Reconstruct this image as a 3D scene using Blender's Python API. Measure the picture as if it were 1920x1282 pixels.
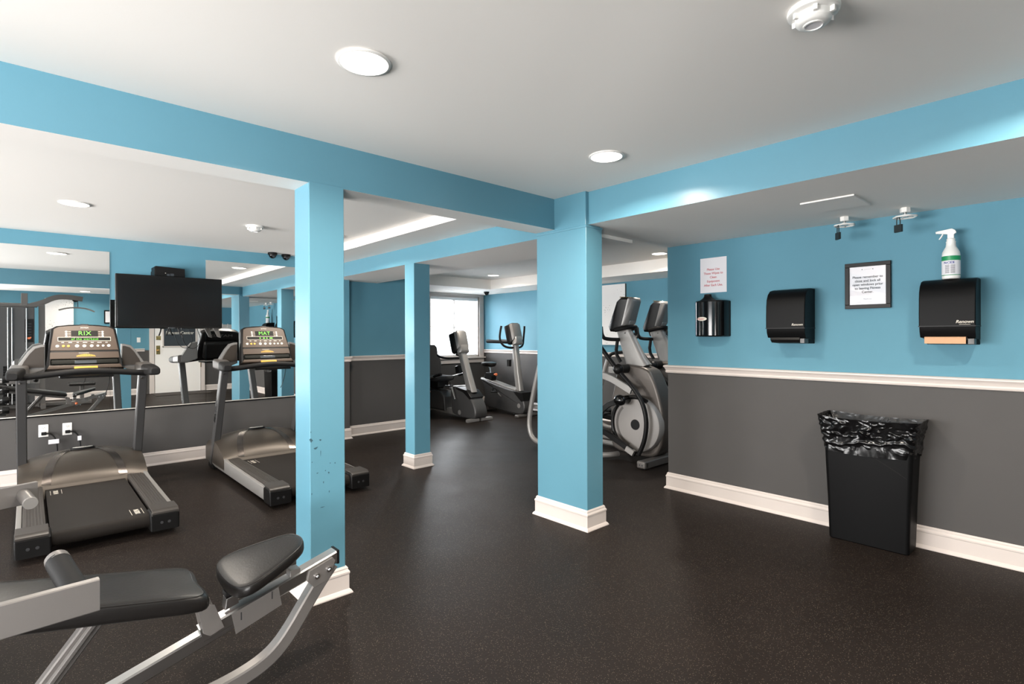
import bpy, bmesh, math, random
from mathutils import Vector, Matrix
random.seed(7)
PI = math.pi
for o in list(bpy.data.objects): bpy.data.objects.remove(o)
S = bpy.context.scene
COL = S.collection

# ---------------------------------------------------------------- camera
CF, CYAW, CROLL, CCY, CH = 994.1, math.radians(47.6025), math.radians(-0.2431), 630.0, 1.40
_F = Vector((math.cos(CYAW), math.sin(CYAW), 0)); _R = Vector((math.sin(CYAW), -math.cos(CYAW), 0)); _U = Vector((0, 0, 1))
_c, _s = math.cos(CROLL), math.sin(CROLL)
RT = _c*_R + _s*_U; UP = -_s*_R + _c*_U
cd = bpy.data.cameras.new('camera'); cam = bpy.data.objects.new('camera', cd); COL.objects.link(cam)
cd.sensor_fit = 'HORIZONTAL'; cd.sensor_width = 36; cd.lens = CF/1920*36; cd.shift_y = -(641-CCY)/1920
cd.clip_start = .02; cd.clip_end = 100
cam.matrix_world = Matrix(((RT.x, UP.x, -_F.x, 0), (RT.y, UP.y, -_F.y, 0), (RT.z, UP.z, -_F.z, CH), (0, 0, 0, 1)))
S.camera = cam

# ---------------------------------------------------------------- world, daylight, added fill, exposure
W = bpy.data.worlds.new('sky'); S.world = W; W.use_nodes = True
bg = W.node_tree.nodes['Background']; bg.inputs[0].default_value = (.86, .93, 1, 1); bg.inputs[1].default_value = 5.0
S.view_settings.view_transform = 'Standard'; S.view_settings.look = 'None'; S.view_settings.gamma = 1
S.view_settings.use_curve_mapping = False
S.view_settings.exposure = 0.02
LAMP_W = 40.0
def area(name, loc, d, sx, sy, power, color):
    l = bpy.data.lights.new(name, 'AREA'); l.shape = 'RECTANGLE'; l.size = sx; l.size_y = sy; l.energy = power; l.color = color
    o = bpy.data.objects.new(name, l); COL.objects.link(o); o.location = loc
    o.rotation_euler = Vector(d).to_track_quat('-Z', 'Y').to_euler(); return o
area('daylight_far', (6.3, 8.95, 1.62), (0, -1, .05), 1.3, 1.3, 190, (.92, .96, 1))
area('daylight_left', (-5.45, 3.9, .9), (1, -.05, .22), 5.2, 1.9, 1050, (1, .97, .94))
area('added_fill_rear', (-2.5, -2.55, .9), (.9, 1, 1.35), 3.8, 1.9, 740, (1, .97, .94))  # fill lamp added behind the camera to brighten ceiling and walls

# ---------------------------------------------------------------- materials
def rgb(r, g, b):
    f = lambda c: (c/255/12.92 if c/255 <= .04045 else ((c/255+.055)/1.055)**2.4)
    return (f(r), f(g), f(b), 1)
def mat(name, col, rough=.5, metal=0, bump=0, bscale=200, spec=None, coat=0, emit=None, estr=0, var=0, vscale=6, trans=0, alpha=1):
    m = bpy.data.materials.new(name); m.use_nodes = True; nt = m.node_tree; b = nt.nodes['Principled BSDF']
    b.inputs['Base Color'].default_value = col; b.inputs['Roughness'].default_value = rough; b.inputs['Metallic'].default_value = metal
    if spec is not None: b.inputs['Specular IOR Level'].default_value = spec
    if coat: b.inputs['Coat Weight'].default_value = coat; b.inputs['Coat Roughness'].default_value = .08
    if emit: b.inputs['Emission Color'].default_value = emit; b.inputs['Emission Strength'].default_value = estr
    if trans: b.inputs['Transmission Weight'].default_value = trans
    if bump or var:
        g = nt.nodes.new('ShaderNodeNewGeometry')
    if bump:
        n = nt.nodes.new('ShaderNodeTexNoise'); n.inputs['Scale'].default_value = bscale; n.inputs['Detail'].default_value = 3
        nt.links.new(g.outputs['Position'], n.inputs['Vector'])
        bp = nt.nodes.new('ShaderNodeBump'); bp.inputs['Strength'].default_value = bump; bp.inputs['Distance'].default_value = .002
        nt.links.new(n.outputs[0], bp.inputs['Height']); nt.links.new(bp.outputs[0], b.inputs['Normal'])
    if var:
        n = nt.nodes.new('ShaderNodeTexNoise'); n.inputs['Scale'].default_value = vscale; n.inputs['Detail'].default_value = 4
        nt.links.new(g.outputs['Position'], n.inputs['Vector'])
        mr = nt.nodes.new('ShaderNodeMapRange'); mr.inputs['To Min'].default_value = 1-var; mr.inputs['To Max'].default_value = 1+var
        nt.links.new(n.outputs[0], mr.inputs[0])
        mx = nt.nodes.new('ShaderNodeMix'); mx.data_type = 'RGBA'; mx.blend_type = 'MULTIPLY'; mx.inputs[0].default_value = 1
        mx.inputs[6].default_value = col; nt.links.new(mr.outputs[0], mx.inputs[7]); nt.links.new(mx.outputs[2], b.inputs['Base Color'])
    return m
BLUE = rgb(90, 139, 157); GREY = rgb(78, 76, 75)
M = {}
M['blue'] = mat('blue_paint', BLUE, .32, bump=.08, bscale=260, var=.03)
M['ceil'] = mat('ceiling_paint', rgb(240, 236, 231), .8, bump=.08, bscale=160)
M['trim'] = mat('white_trim', rgb(206, 196, 190), .4, var=.02)
M['grey'] = mat('grey_paint', GREY, .45, bump=.08, bscale=260, var=.03)
# two-tone wall: grey below the chair rail, blue above
def two_tone():
    m = mat('wall_paint', BLUE, .6, bump=.1, bscale=260, spec=.2); nt = m.node_tree; b = nt.nodes['Principled BSDF']
    g = nt.nodes.new('ShaderNodeNewGeometry'); s = nt.nodes.new('ShaderNodeSeparateXYZ'); nt.links.new(g.outputs['Position'], s.inputs[0])
    c = nt.nodes.new('ShaderNodeMath'); c.operation = 'GREATER_THAN'; c.inputs[1].default_value = 1.09; nt.links.new(s.outputs[2], c.inputs[0])
    mx = nt.nodes.new('ShaderNodeMix'); mx.data_type = 'RGBA'; mx.inputs[6].default_value = GREY; mx.inputs[7].default_value = BLUE
    nt.links.new(c.outputs[0], mx.inputs[0])
    n = nt.nodes.new('ShaderNodeTexNoise'); n.inputs['Scale'].default_value = 4; nt.links.new(g.outputs['Position'], n.inputs['Vector'])
    mr = nt.nodes.new('ShaderNodeMapRange'); mr.inputs['To Min'].default_value = .95; mr.inputs['To Max'].default_value = 1.05; nt.links.new(n.outputs[0], mr.inputs[0])
    m2 = nt.nodes.new('ShaderNodeMix'); m2.data_type = 'RGBA'; m2.blend_type = 'MULTIPLY'; m2.inputs[0].default_value = 1
    nt.links.new(mx.outputs[2], m2.inputs[6]); nt.links.new(mr.outputs[0], m2.inputs[7]); nt.links.new(m2.outputs[2], b.inputs['Base Color'])
    return m
M['wall'] = two_tone()
def chipped():   # blue paint with knocked-off chips on the lower part of the column
    m = mat('chipped_blue_paint', BLUE, .32, bump=.08, bscale=260); nt = m.node_tree; b = nt.nodes['Principled BSDF']
    g = nt.nodes.new('ShaderNodeNewGeometry')
    mp = nt.nodes.new('ShaderNodeMapping'); mp.inputs['Scale'].default_value = (26, 26, 15); nt.links.new(g.outputs['Position'], mp.inputs[0])
    n = nt.nodes.new('ShaderNodeTexNoise'); n.inputs['Scale'].default_value = 1.6; n.inputs['Detail'].default_value = 5; nt.links.new(mp.outputs[0], n.inputs['Vector'])
    t = nt.nodes.new('ShaderNodeMath'); t.operation = 'GREATER_THAN'; t.inputs[1].default_value = .74; nt.links.new(n.outputs[0], t.inputs[0])
    s = nt.nodes.new('ShaderNodeSeparateXYZ'); nt.links.new(g.outputs['Position'], s.inputs[0])
    z = nt.nodes.new('ShaderNodeMath'); z.operation = 'LESS_THAN'; z.inputs[1].default_value = .82; nt.links.new(s.outputs[2], z.inputs[0])
    k = nt.nodes.new('ShaderNodeMath'); k.operation = 'MULTIPLY'; nt.links.new(t.outputs[0], k.inputs[0]); nt.links.new(z.outputs[0], k.inputs[1])
    mx = nt.nodes.new('ShaderNodeMix'); mx.data_type = 'RGBA'; mx.inputs[6].default_value = BLUE; mx.inputs[7].default_value = rgb(52, 84, 98)
    nt.links.new(k.outputs[0], mx.inputs[0]); nt.links.new(mx.outputs[2], b.inputs['Base Color'])
    return m
M['chip'] = chipped()
def floor_mat():
    m = mat('speckled_rubber', rgb(40, 36, 34), .4, spec=.07); nt = m.node_tree; b = nt.nodes['Principled BSDF']
    g = nt.nodes.new('ShaderNodeNewGeometry')
    v = nt.nodes.new('ShaderNodeTexVoronoi'); v.inputs['Scale'].default_value = 210; nt.links.new(g.outputs['Position'], v.inputs['Vector'])
    t = nt.nodes.new('ShaderNodeMath'); t.operation = 'LESS_THAN'; t.inputs[1].default_value = .26; nt.links.new(v.outputs['Distance'], t.inputs[0])
    sc = nt.nodes.new('ShaderNodeSeparateColor'); nt.links.new(v.outputs['Color'], sc.inputs[0])
    t2 = nt.nodes.new('ShaderNodeMath'); t2.operation = 'GREATER_THAN'; t2.inputs[1].default_value = .76; nt.links.new(sc.outputs[0], t2.inputs[0])
    k = nt.nodes.new('ShaderNodeMath'); k.operation = 'MULTIPLY'; nt.links.new(t.outputs[0], k.inputs[0]); nt.links.new(t2.outputs[0], k.inputs[1])
    n = nt.nodes.new('ShaderNodeTexNoise'); n.inputs['Scale'].default_value = 2.2; n.inputs['Detail'].default_value = 5; nt.links.new(g.outputs['Position'], n.inputs['Vector'])
    base = nt.nodes.new('ShaderNodeMix'); base.data_type = 'RGBA'; base.inputs[6].default_value = rgb(25, 21, 19); base.inputs[7].default_value = rgb(38, 32, 29)
    nt.links.new(n.outputs[0], base.inputs[0])
    mx = nt.nodes.new('ShaderNodeMix'); mx.data_type = 'RGBA'; mx.inputs[7].default_value = rgb(116, 105, 93)
    nt.links.new(base.outputs[2], mx.inputs[6]); nt.links.new(k.outputs[0], mx.inputs[0]); nt.links.new(mx.outputs[2], b.inputs['Base Color'])
    rr = nt.nodes.new('ShaderNodeMapRange'); rr.inputs['To Min'].default_value = .40; rr.inputs['To Max'].default_value = .56
    nt.links.new(n.outputs[0], rr.inputs[0]); nt.links.new(rr.outputs[0], b.inputs['Roughness'])
    n2 = nt.nodes.new('ShaderNodeTexNoise'); n2.inputs['Scale'].default_value = 90; n2.inputs['Detail'].default_value = 4; nt.links.new(g.outputs['Position'], n2.inputs['Vector'])
    bp = nt.nodes.new('ShaderNodeBump'); bp.inputs['Strength'].default_value = .35; bp.inputs['Distance'].default_value = .003
    nt.links.new(n2.outputs[0], bp.inputs['Height']); nt.links.new(bp.outputs[0], b.inputs['Normal'])
    return m
M['floor'] = floor_mat()
M['mirror'] = mat('mirror_glass', (.90, .92, .92, 1), .005, 1)
def thin_glass(name):
    m = bpy.data.materials.new(name); m.use_nodes = True; nt = m.node_tree; nt.nodes.clear()
    o = nt.nodes.new('ShaderNodeOutputMaterial'); mx = nt.nodes.new('ShaderNodeMixShader'); t = nt.nodes.new('ShaderNodeBsdfTransparent'); g = nt.nodes.new('ShaderNodeBsdfGlossy')
    f = nt.nodes.new('ShaderNodeFresnel'); f.inputs[0].default_value = 1.45; g.inputs['Roughness'].default_value = .02
    nt.links.new(f.outputs[0], mx.inputs[0]); nt.links.new(t.outputs[0], mx.inputs[1]); nt.links.new(g.outputs[0], mx.inputs[2]); nt.links.new(mx.outputs[0], o.inputs[0])
    return m
M['glass'] = thin_glass('window_glass')
M['chrome'] = mat('chrome', (.75, .75, .76, 1), .12, 1)
M['steel'] = mat('brushed_steel', (.50, .49, .48, 1), .28, 1)
M['silver'] = mat('silver_powder_coat', rgb(146, 143, 140), .38, .4, bump=.03, bscale=600)
M['bench'] = mat('bench_grey_enamel', rgb(122, 118, 115), .36, .45, bump=.03, bscale=600)
M['dsilver'] = mat('grey_powder_coat', rgb(98, 94, 91), .42, .45, bump=.04, bscale=500)
M['bronze'] = mat('warm_grey_shell', rgb(72, 65, 58), .40, .4)
M['upr'] = mat('dark_grey_upright', rgb(76, 75, 75), .42, .4)
M['black'] = mat('black_plastic', rgb(16, 15, 15), .42, spec=.2)
M['gloss'] = mat('glossy_black_plastic', rgb(10, 10, 11), .12, spec=.4)
M['rub'] = mat('black_rubber', rgb(19, 18, 18), .6, spec=.25, bump=.15, bscale=400)
M['vinyl'] = mat('black_vinyl', rgb(24, 22, 21), .34, spec=.35, bump=.2, bscale=120)
M['fabric'] = mat('charcoal_mesh', rgb(44, 43, 44), .8, bump=.3, bscale=500)
M['belt'] = mat('treadmill_belt', rgb(30, 26, 23), .65, spec=.15, bump=.12, bscale=300, var=.12, vscale=3)
M['tread'] = mat('ribbed_rail_plastic', rgb(60, 56, 53), .42, .1, spec=.3)
M['white'] = mat('white_plastic', rgb(232, 230, 226), .35)
M['paper'] = mat('white_paper', rgb(226, 224, 228), .7)
M['red'] = mat('red_ink', rgb(190, 92, 100), .7)
M['ink'] = mat('black_ink', rgb(38, 38, 40), .7)
M['cream'] = mat('white_ink', rgb(205, 198, 186), .6)
M['kraft'] = mat('brown_paper_towel', rgb(196, 152, 118), .8, var=.05, vscale=30)
M['green'] = mat('green_label', rgb(26, 140, 84), .4)
M['navy'] = mat('navy_ink', rgb(38, 60, 140), .5)
M['led'] = mat('green_led', rgb(60, 160, 30), .5, emit=rgb(120, 230, 40), estr=1.0)
M['panel'] = mat('console_overlay', rgb(66, 54, 45), .45, .1, spec=.3)
M['hoodband'] = mat('hood_band_metal', rgb(96, 90, 86), .24, .85)
M['badge'] = mat('silver_badge', rgb(206, 202, 194), .3, .2)
M['hull'] = mat('grey_machine_hull', rgb(88, 82, 77), .40, .4)
M['disc'] = mat('grey_disc_cover', rgb(138, 134, 131), .5, .05)
M['shell'] = mat('mid_grey_shell', rgb(116, 114, 112), .4, .35)
M['insert'] = mat('shroud_insert', rgb(50, 44, 39), .45, .1, spec=.3)
M['screen'] = mat('dark_display', rgb(14, 15, 11), .5, spec=.15)
M['tvs'] = mat('television_screen', rgb(17, 14, 13), .16)
M['amber'] = mat('amber_strip', rgb(196, 152, 40), .45)
M['orange'] = mat('orange_knob', rgb(214, 112, 66), .45)
M['bag'] = mat('black_bin_liner', rgb(10, 10, 11), .2, spec=.4, bump=.45, bscale=8)
_b = M['bag'].node_tree.nodes
_b['Bump'].inputs['Distance'].default_value = .02; _b['Noise Texture'].inputs['Distortion'].default_value = 1.2; _b['Noise Texture'].inputs['Detail'].default_value = 2
M['bin'] = mat('black_bin_plastic', rgb(9, 9, 10), .48, spec=.12, bump=.08, bscale=420)
M['door'] = mat('white_door', rgb(238, 234, 230), .4)
M['dglass'] = mat('dark_door_glass', rgb(62, 66, 70), .12)
M['brass'] = mat('brass', rgb(190, 160, 105), .22, 1)
M['lens'] = mat('lamp_lens', rgb(255, 250, 240), .4, emit=(1, .93, .84, 1), estr=9)
M['teal'] = mat('dark_teal_metal', rgb(34, 62, 66), .45, .3)
M['lock'] = mat('black_padlock', rgb(40, 48, 50), .45, .3)
M['brown'] = mat('canvas_edge', rgb(120, 112, 104), .8)
M['mat'] = mat('dark_door_mat', rgb(52, 46, 42), .95, bump=.4, bscale=300)
M['blind'] = mat('white_blind', rgb(244, 244, 244), .5)
def art():
    m = mat('canvas_print', rgb(226, 224, 222), .8); nt = m.node_tree; b = nt.nodes['Principled BSDF']
    g = nt.nodes.new('ShaderNodeNewGeometry'); n = nt.nodes.new('ShaderNodeTexNoise'); n.inputs['Scale'].default_value = 60; n.inputs['Detail'].default_value = 6
    nt.links.new(g.outputs['Position'], n.inputs['Vector'])
    n2 = nt.nodes.new('ShaderNodeTexNoise'); n2.inputs['Scale'].default_value = 2.4; nt.links.new(g.outputs['Position'], n2.inputs['Vector'])
    ad = nt.nodes.new('ShaderNodeMath'); ad.operation = 'MULTIPLY_ADD'; ad.inputs[1].default_value = .55; nt.links.new(n2.outputs[0], ad.inputs[0]); nt.links.new(n.outputs[0], ad.inputs[2])
    t = nt.nodes.new('ShaderNodeMath'); t.operation = 'GREATER_THAN'; t.inputs[1].default_value = .97; nt.links.new(ad.outputs[0], t.inputs[0])
    mx = nt.nodes.new('ShaderNodeMix'); mx.data_type = 'RGBA'; mx.inputs[6].default_value = rgb(226, 224, 222); mx.inputs[7].default_value = rgb(120, 118, 116)
    nt.links.new(t.outputs[0], mx.inputs[0]); nt.links.new(mx.outputs[2], b.inputs['Base Color']); return m
M['art'] = art()

# ---------------------------------------------------------------- mesh helpers
class MB:
    def __init__(s): s.bm = bmesh.new(); s.wn = False
    def add(s, verts, faces):
        vs = [s.bm.verts.new(v) for v in verts]
        for f in faces:
            try: s.bm.faces.new([vs[i] for i in f])
            except ValueError: pass
        return s
    def merge(s, b, mtx=None):
        b.verts.index_update(); vs = [s.bm.verts.new((mtx @ v.co) if mtx else v.co) for v in b.verts]
        for f in b.faces:
            nf = s.bm.faces.new([vs[v.index] for v in f.verts])
        b.free(); return s
    def box(s, lo, hi, bev=0, seg=2, mtx=None):
        b = bmesh.new(); lo, hi = Vector(lo), Vector(hi)
        bmesh.ops.create_cube(b, size=1, matrix=Matrix.Translation((lo+hi)/2) @ Matrix.Diagonal((*(hi-lo), 1)))
        if bev: s.wn = True; bmesh.ops.bevel(b, geom=b.edges[:], offset=bev, segments=seg, affect='EDGES', profile=.5)
        return s.merge(b, mtx)
    def prism(s, pts, axis, a, b_, bev=0, seg=2):
        """polygon in the plane across `axis` ('x': (y,z), 'y': (x,z), 'z': (x,y)) extruded a..b_"""
        f = {'x': lambda p, t: (t, p[0], p[1]), 'y': lambda p, t: (p[0], t, p[1]), 'z': lambda p, t: (p[0], p[1], t)}[axis]
        b = bmesh.new(); n = len(pts)
        v0 = [b.verts.new(f(p, a)) for p in pts]; v1 = [b.verts.new(f(p, b_)) for p in pts]
        caps = [b.faces.new(v0), b.faces.new(v1[::-1])]
        for i in range(n): b.faces.new((v0[i], v1[i], v1[(i+1) % n], v0[(i+1) % n]))
        bmesh.ops.recalc_face_normals(b, faces=b.faces[:])
        if bev:
            s.wn = True; es = [e for c in caps for e in c.edges]
            bmesh.ops.bevel(b, geom=es, offset=bev, segments=seg, affect='EDGES', profile=.5)
        return s.merge(b)
    def loft(s, loops, cap=True, closed=True):
        n = len(loops[0]); base = [s.bm.verts.new(p) for L in loops for p in L]
        for i in range(len(loops)-1):
            for j in range(n if closed else n-1):
                k = (j+1) % n
                s.bm.faces.new((base[i*n+j], base[i*n+k], base[(i+1)*n+k], base[(i+1)*n+j]))
        if cap and closed:
            s.bm.faces.new(base[:n][::-1]); s.bm.faces.new(base[-n:])
        return s
    def tube(s, pts, r, seg=12, smooth=0, sq=None, up=(0, 0, 1), closed=False):
        """sweep a circle (or a w x h rectangle sq, rounded) along pts"""
        pts = [Vector(p) for p in pts]
        for _ in range(smooth): pts = chaikin(pts, closed)
        n = len(pts); loops = []; prev = None
        for i, p in enumerate(pts):
            a = pts[(i-1) % n] if (closed or i) else p; c = pts[(i+1) % n] if (closed or i < n-1) else p
            t = (c-a).normalized(); u = Vector(up)
            if prev is not None and sq is None: u = prev
            x = t.cross(u)
            if x.length < 1e-4: x = t.cross(Vector((0, 1, 0))) if abs(t.y) < .9 else t.cross(Vector((1, 0, 0)))
            x.normalize(); y = x.cross(t).normalized(); prev = y
            if sq:
                w, h = sq[0]/2, sq[1]/2; q = min(w, h)*.22
                L = [(w, h-q), (w-q, h), (q-w, h), (-w, h-q), (-w, q-h), (q-w, -h), (w-q, -h), (w, q-h)]
            else:
                rr = r[i] if isinstance(r, (list, tuple)) else r
                L = [(rr*math.cos(2*PI*k/seg), rr*math.sin(2*PI*k/seg)) for k in range(seg)]
            loops.append([p+x*l[0]+y*l[1] for l in L])
        if closed: loops.append(loops[0]); return s.loft(loops, cap=False)
        return s.loft(loops)
    def cyl(s, p0, p1, r, r1=None, seg=24):
        r1 = r if r1 is None else r1
        return s.tube([p0, p1], [r, r1], seg)
    def ball(s, c, r, seg=20, rings=12):
        b = bmesh.new(); r = r if hasattr(r, '__len__') else (r, r, r)
        bmesh.ops.create_uvsphere(b, u_segments=seg, v_segments=rings, radius=1, matrix=Matrix.Translation(c) @ Matrix.Diagonal((*r, 1)))
        return s.merge(b)
    def lathe(s, prof, o=(0, 0, 0), axis='z', seg=40):
        """profile (r, h) revolved about axis through o"""
        o = Vector(o); loops = []
        for r, h in prof:
            r = max(r, 1e-4); L = []
            for k in range(seg):
                c, q = r*math.cos(2*PI*k/seg), r*math.sin(2*PI*k/seg)
                L.append(o+Vector({'z': (c, q, h), 'x': (h, c, q), 'y': (c, h, q)}[axis]))
            loops.append(L)
        if prof[0][0] > .002 and prof[-1][0] > .002:      # a ring: close the section instead of capping it
            loops.append(loops[0]); return s.loft(loops, cap=False)
        return s.loft(loops)
    def xf(s, mtx): bmesh.ops.transform(s.bm, matrix=mtx, verts=s.bm.verts[:]); return s
    def build(s, name, m, parent=None, ang=32, flat=False):
        bm = s.bm; bmesh.ops.recalc_face_normals(bm, faces=bm.faces[:])
        for f in bm.faces: f.smooth = not flat
        for e in bm.edges:
            if len(e.link_faces) == 2 and e.calc_face_angle(0) > math.radians(ang): e.smooth = False
        me = bpy.data.meshes.new(name); bm.to_mesh(me); bm.free()
        me.materials.append(M[m] if isinstance(m, str) else m)
        o = bpy.data.objects.new(name, me); COL.objects.link(o)
        if s.wn: w = o.modifiers.new('face_weighted_normals', 'WEIGHTED_NORMAL'); w.keep_sharp = True; w.weight = 100
        if parent: o.parent = parent
        return o
def chaikin(p, closed=False):
    out = [] if closed else [p[0]]
    for i in range(len(p) if closed else len(p)-1):
        a, b = p[i], p[(i+1) % len(p)]; out += [a*.75+b*.25, a*.25+b*.75]
    return out if closed else out+[p[-1]]
def rrect(w, d, r, n=5, cx=0, cy=0):
    out = []
    for sx, sy, a in ((1, 1, 0), (-1, 1, 90), (-1, -1, 180), (1, -1, 270)):
        for k in range(n+1):
            t = math.radians(a+90*k/n); out.append((cx+sx*(w/2-r)+r*math.cos(t), cy+sy*(d/2-r)+r*math.sin(t)))
    return out
def thing(name, label, cat, loc=(0, 0, 0), rotz=0, group=None):
    o = bpy.data.objects.new(name, None); COL.objects.link(o); o.empty_display_size = .1
    o.location = loc; o.rotation_euler = (0, 0, rotz); return tag(o, label, cat, group)
def tag(o, label, cat, group=None):
    o['label'] = label; o['category'] = cat
    if group: o['group'] = group
    return o
def struct(o): o['kind'] = 'structure'; return o
def dup(o, parent=None):
    c = o.copy(); COL.objects.link(c)
    if parent: c.parent = parent
    for ch in list(o.children): dup(ch, c)
    return c
def text(s, size, loc, right, up, m, parent=None, name='lettering', align='CENTER', space=1.0, line=1.0, off=0.0, depth=.0004, sx=1.0, shear=0.0):
    cu = bpy.data.curves.new('t', 'FONT'); cu.body = s; cu.size = size; cu.align_x = align; cu.align_y = 'CENTER'
    cu.extrude = depth; cu.space_character = space; cu.space_line = line; cu.offset = off; cu.shear = shear
    to = bpy.data.objects.new('t', cu); COL.objects.link(to); bpy.context.view_layer.update()
    me = bpy.data.meshes.new_from_object(to.evaluated_get(bpy.context.evaluated_depsgraph_get()))
    bpy.data.objects.remove(to); bpy.data.curves.remove(cu)
    r, u = Vector(right).normalized(), Vector(up).normalized(); n = r.cross(u)
    me.transform(Matrix(((r.x*sx, u.x, n.x, loc[0]), (r.y*sx, u.y, n.y, loc[1]), (r.z*sx, u.z, n.z, loc[2]), (0, 0, 0, 1))))
    me.materials.clear(); me.materials.append(M[m]); me.name = name
    o = bpy.data.objects.new(name, me); COL.objects.link(o)
    if parent: o.parent = parent
    return o

# ---------------------------------------------------------------- room shell
ZC, ZS, ZB, ZE, ZF, ZT = 2.443, 2.207, 2.21, 2.18, 2.26, 2.43
XR, YM = 4.344, 6.953
def slab(name, lo, hi, m): return struct(MB().box(lo, hi).build(name, m, flat=True))
slab('floor', (-5.2, -2.2, -.1), (7.3, 8.8, 0), 'floor')
slab('ceiling', (-5.15, -2.15, ZC), (3.1, 2.90, 2.7), 'ceil')
slab('ceiling', (-5.15, 2.90, ZC), (2.7, 7.0, 2.7), 'ceil')
slab('ceiling', (3.6, 2.4, ZT), (7.2, 8.75, 2.7), 'ceil')
def duo(name, lo, hi, bottom='ceil', sides='blue'):
    """dropped beam or soffit: painted sides, ceiling-coloured underside"""
    o = MB().box(lo, hi).build(name, sides, flat=True); o.data.materials.append(M[bottom])
    for p in o.data.polygons:
        if p.normal.z < -.5: p.material_index = 1
    return struct(o)
duo('beam_left', (-5.15, 2.768, ZB), (2.97, 2.967, 2.6))
duo('soffit_right', (3.005, -2.15, ZS), (XR+.3, 2.62, 2.69))
br = duo('beam_rear', (3.028, 2.6201, ZE), (3.775, 7.06, 2.69))
for p in br.data.polygons:
    if p.normal.x > -.5: p.material_index = 1
slab('soffit_mirror_side', (2.595, 2.9671, 2.358), (3.0279, 6.96, 2.69), 'ceil')
slab('soffit_far', (6.28, 1.6, ZF), (7.12, 8.7, 2.6), 'ceil')
slab('soffit_window', (3.7751, 7.45, ZF), (6.2799, 8.7, 2.6), 'ceil')
def wall(name, lo, hi, m='wall'): return slab(name, lo, hi, m)
wall('wall_mirror_side', (-5.1, YM, 0), (3.27, YM+.12, 2.6))
wall('wall_recess', (3.2701, 7.05, 0), (4.45, 7.17, 2.6))
wall('wall_jog', (4.30, 7.1701, 0), (4.45, 8.6, 2.6))
wall('wall_far', (7.05, 1.5, 0), (7.17, 8.72, 2.6))
wall('wall_right', (XR, -2.0, 0), (XR+.15, 2.633, 2.55))
wall('wall_hidden', (XR+.1501, 1.38, 0), (7.05, 1.5, 2.6))
struct(MB().box((3.03, 6.90, 0), (3.27, 6.9529, ZE+.005)).build('wall_pilaster', 'wall', flat=True))
def holed(name, axis, t0, t1, a0, a1, z1, h):   # wall with one rectangular opening h=(a,b,zlo,zhi)
    b = MB()
    for (p, q, zl, zh) in ((a0, h[0], 0, z1), (h[1], a1, 0, z1), (h[0], h[1], 0, h[2]), (h[0], h[1], h[3], z1)):
        if q-p < 1e-3 or zh-zl < 1e-3: continue
        b.box((p, t0, zl), (q, t1, zh)) if axis == 'y' else b.box((t0, p, zl), (t1, q, zh))
    return struct(b.build(name, 'wall', flat=True))
holed('wall_window', 'y', 8.6, 8.72, 4.45, 7.05, 2.6, (5.70, 6.93, .98, 2.215))
holed('wall_left', 'x', -5.1, -4.98, -2.1, 7.0, 2.6, (1.2, 6.6, .12, 2.3))
holed('wall_back', 'y', -2.12, -2.0, -4.98, XR+.15, 2.6, (-4.4, -.6, .12, 2.3))

# window joinery
def window(name, axis, w0, w1, z0, z1, t, inn, slats=True):
    """frame in an opening w0..w1 x z0..z1; t = glass plane, inn = +1/-1 direction into the room along the wall normal"""
    def P(a, d, z): return (a, t+inn*d, z) if axis == 'y' else (t+inn*d, a, z)
    def bx(b, a0, a1, d0, d1, zl, zh, bev=.003):
        p, q = P(a0, d0, zl), P(a1, d1, zh)
        b.box([min(i, j) for i, j in zip(p, q)], [max(i, j) for i, j in zip(p, q)], bev)
    f = MB()
    bx(f, w0, w0+.035, -.03, .055, z0, z1); bx(f, w1-.035, w1, -.03, .055, z0, z1)
    bx(f, w0, w1, -.03, .055, z1-.035, z1); bx(f, w0, w1, -.03, .055, z0, z0+.035)
    n_ = max(2, round((w1-w0)/.9)) if slats is False else 2  # extra bars in the unseen windows, added to streak glossy reflections
    for k in range(1, n_): mid = w0+(w1-w0)*k/n_; bx(f, mid-.025, mid+.025, -.02, .02, z0, z1)
    zm = (z0+z1)/2; bx(f, w0, w1, -.02, .01, zm-.018, zm+.018)
    r = struct(f.build(name, 'trim'))
    c = MB(); cw = .105
    bx(c, w0-cw, w0+.004, .06, .082, z0-.03, z1+.06); bx(c, w1-.004, w1+cw, .06, .082, z0-.03, z1+.06); bx(c, w0-cw, w1+cw, .06, .085, z1-.004, z1+.058)
    c.build('casing', 'trim', r)
    s = MB(); bx(s, w0-cw-.03, w1+cw+.03, .0, .13, z0-.03, z0, .006); bx(s, w0-cw, w1+cw, .06, .09, z0-.12, z0-.03, .006); s.build('window_sill', 'trim', r)
    g = MB(); bx(g, w0, w1, -.004, .0, z0, z1, 0); g.build('pane', 'glass', r)
    if slats:
        b = MB(); n = int((z1-z0-.1)/.025)
        for k in range(n):
            z = z1-.09-k*.025
            a, q = P(w0+.045, .030, z+.004), P(w1-.045, .052, z-.004)
            lo = [min(i, j) for i, j in zip(a, q)]; hi = [max(i, j) for i, j in zip(a, q)]
            lo[2] = z-.0006; hi[2] = z+.0006; cc = (Vector(lo)+Vector(hi))/2
            b.box(lo, hi, mtx=Matrix.Translation(cc) @ Matrix.Rotation(math.radians(22), 4, 'X' if axis == 'y' else 'Y') @ Matrix.Translation(-cc))
        bx(b, w0+.04, w1-.04, .022, .058, z1-.085, z1-.036, .004); bx(b, w0+.045, w1-.045, .028, .055, z0+.036, z0+.052, .003)
        b.build('blind', 'blind', r)
    return r
window('window_1', 'y', 5.70, 6.93, .98, 2.215, 8.66, -1)
window('window_2', 'x', 1.2, 6.6, .12, 2.3, -5.04, 1, False)  # unseen; opening enlarged and lowered to throw more light on the ceiling
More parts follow.
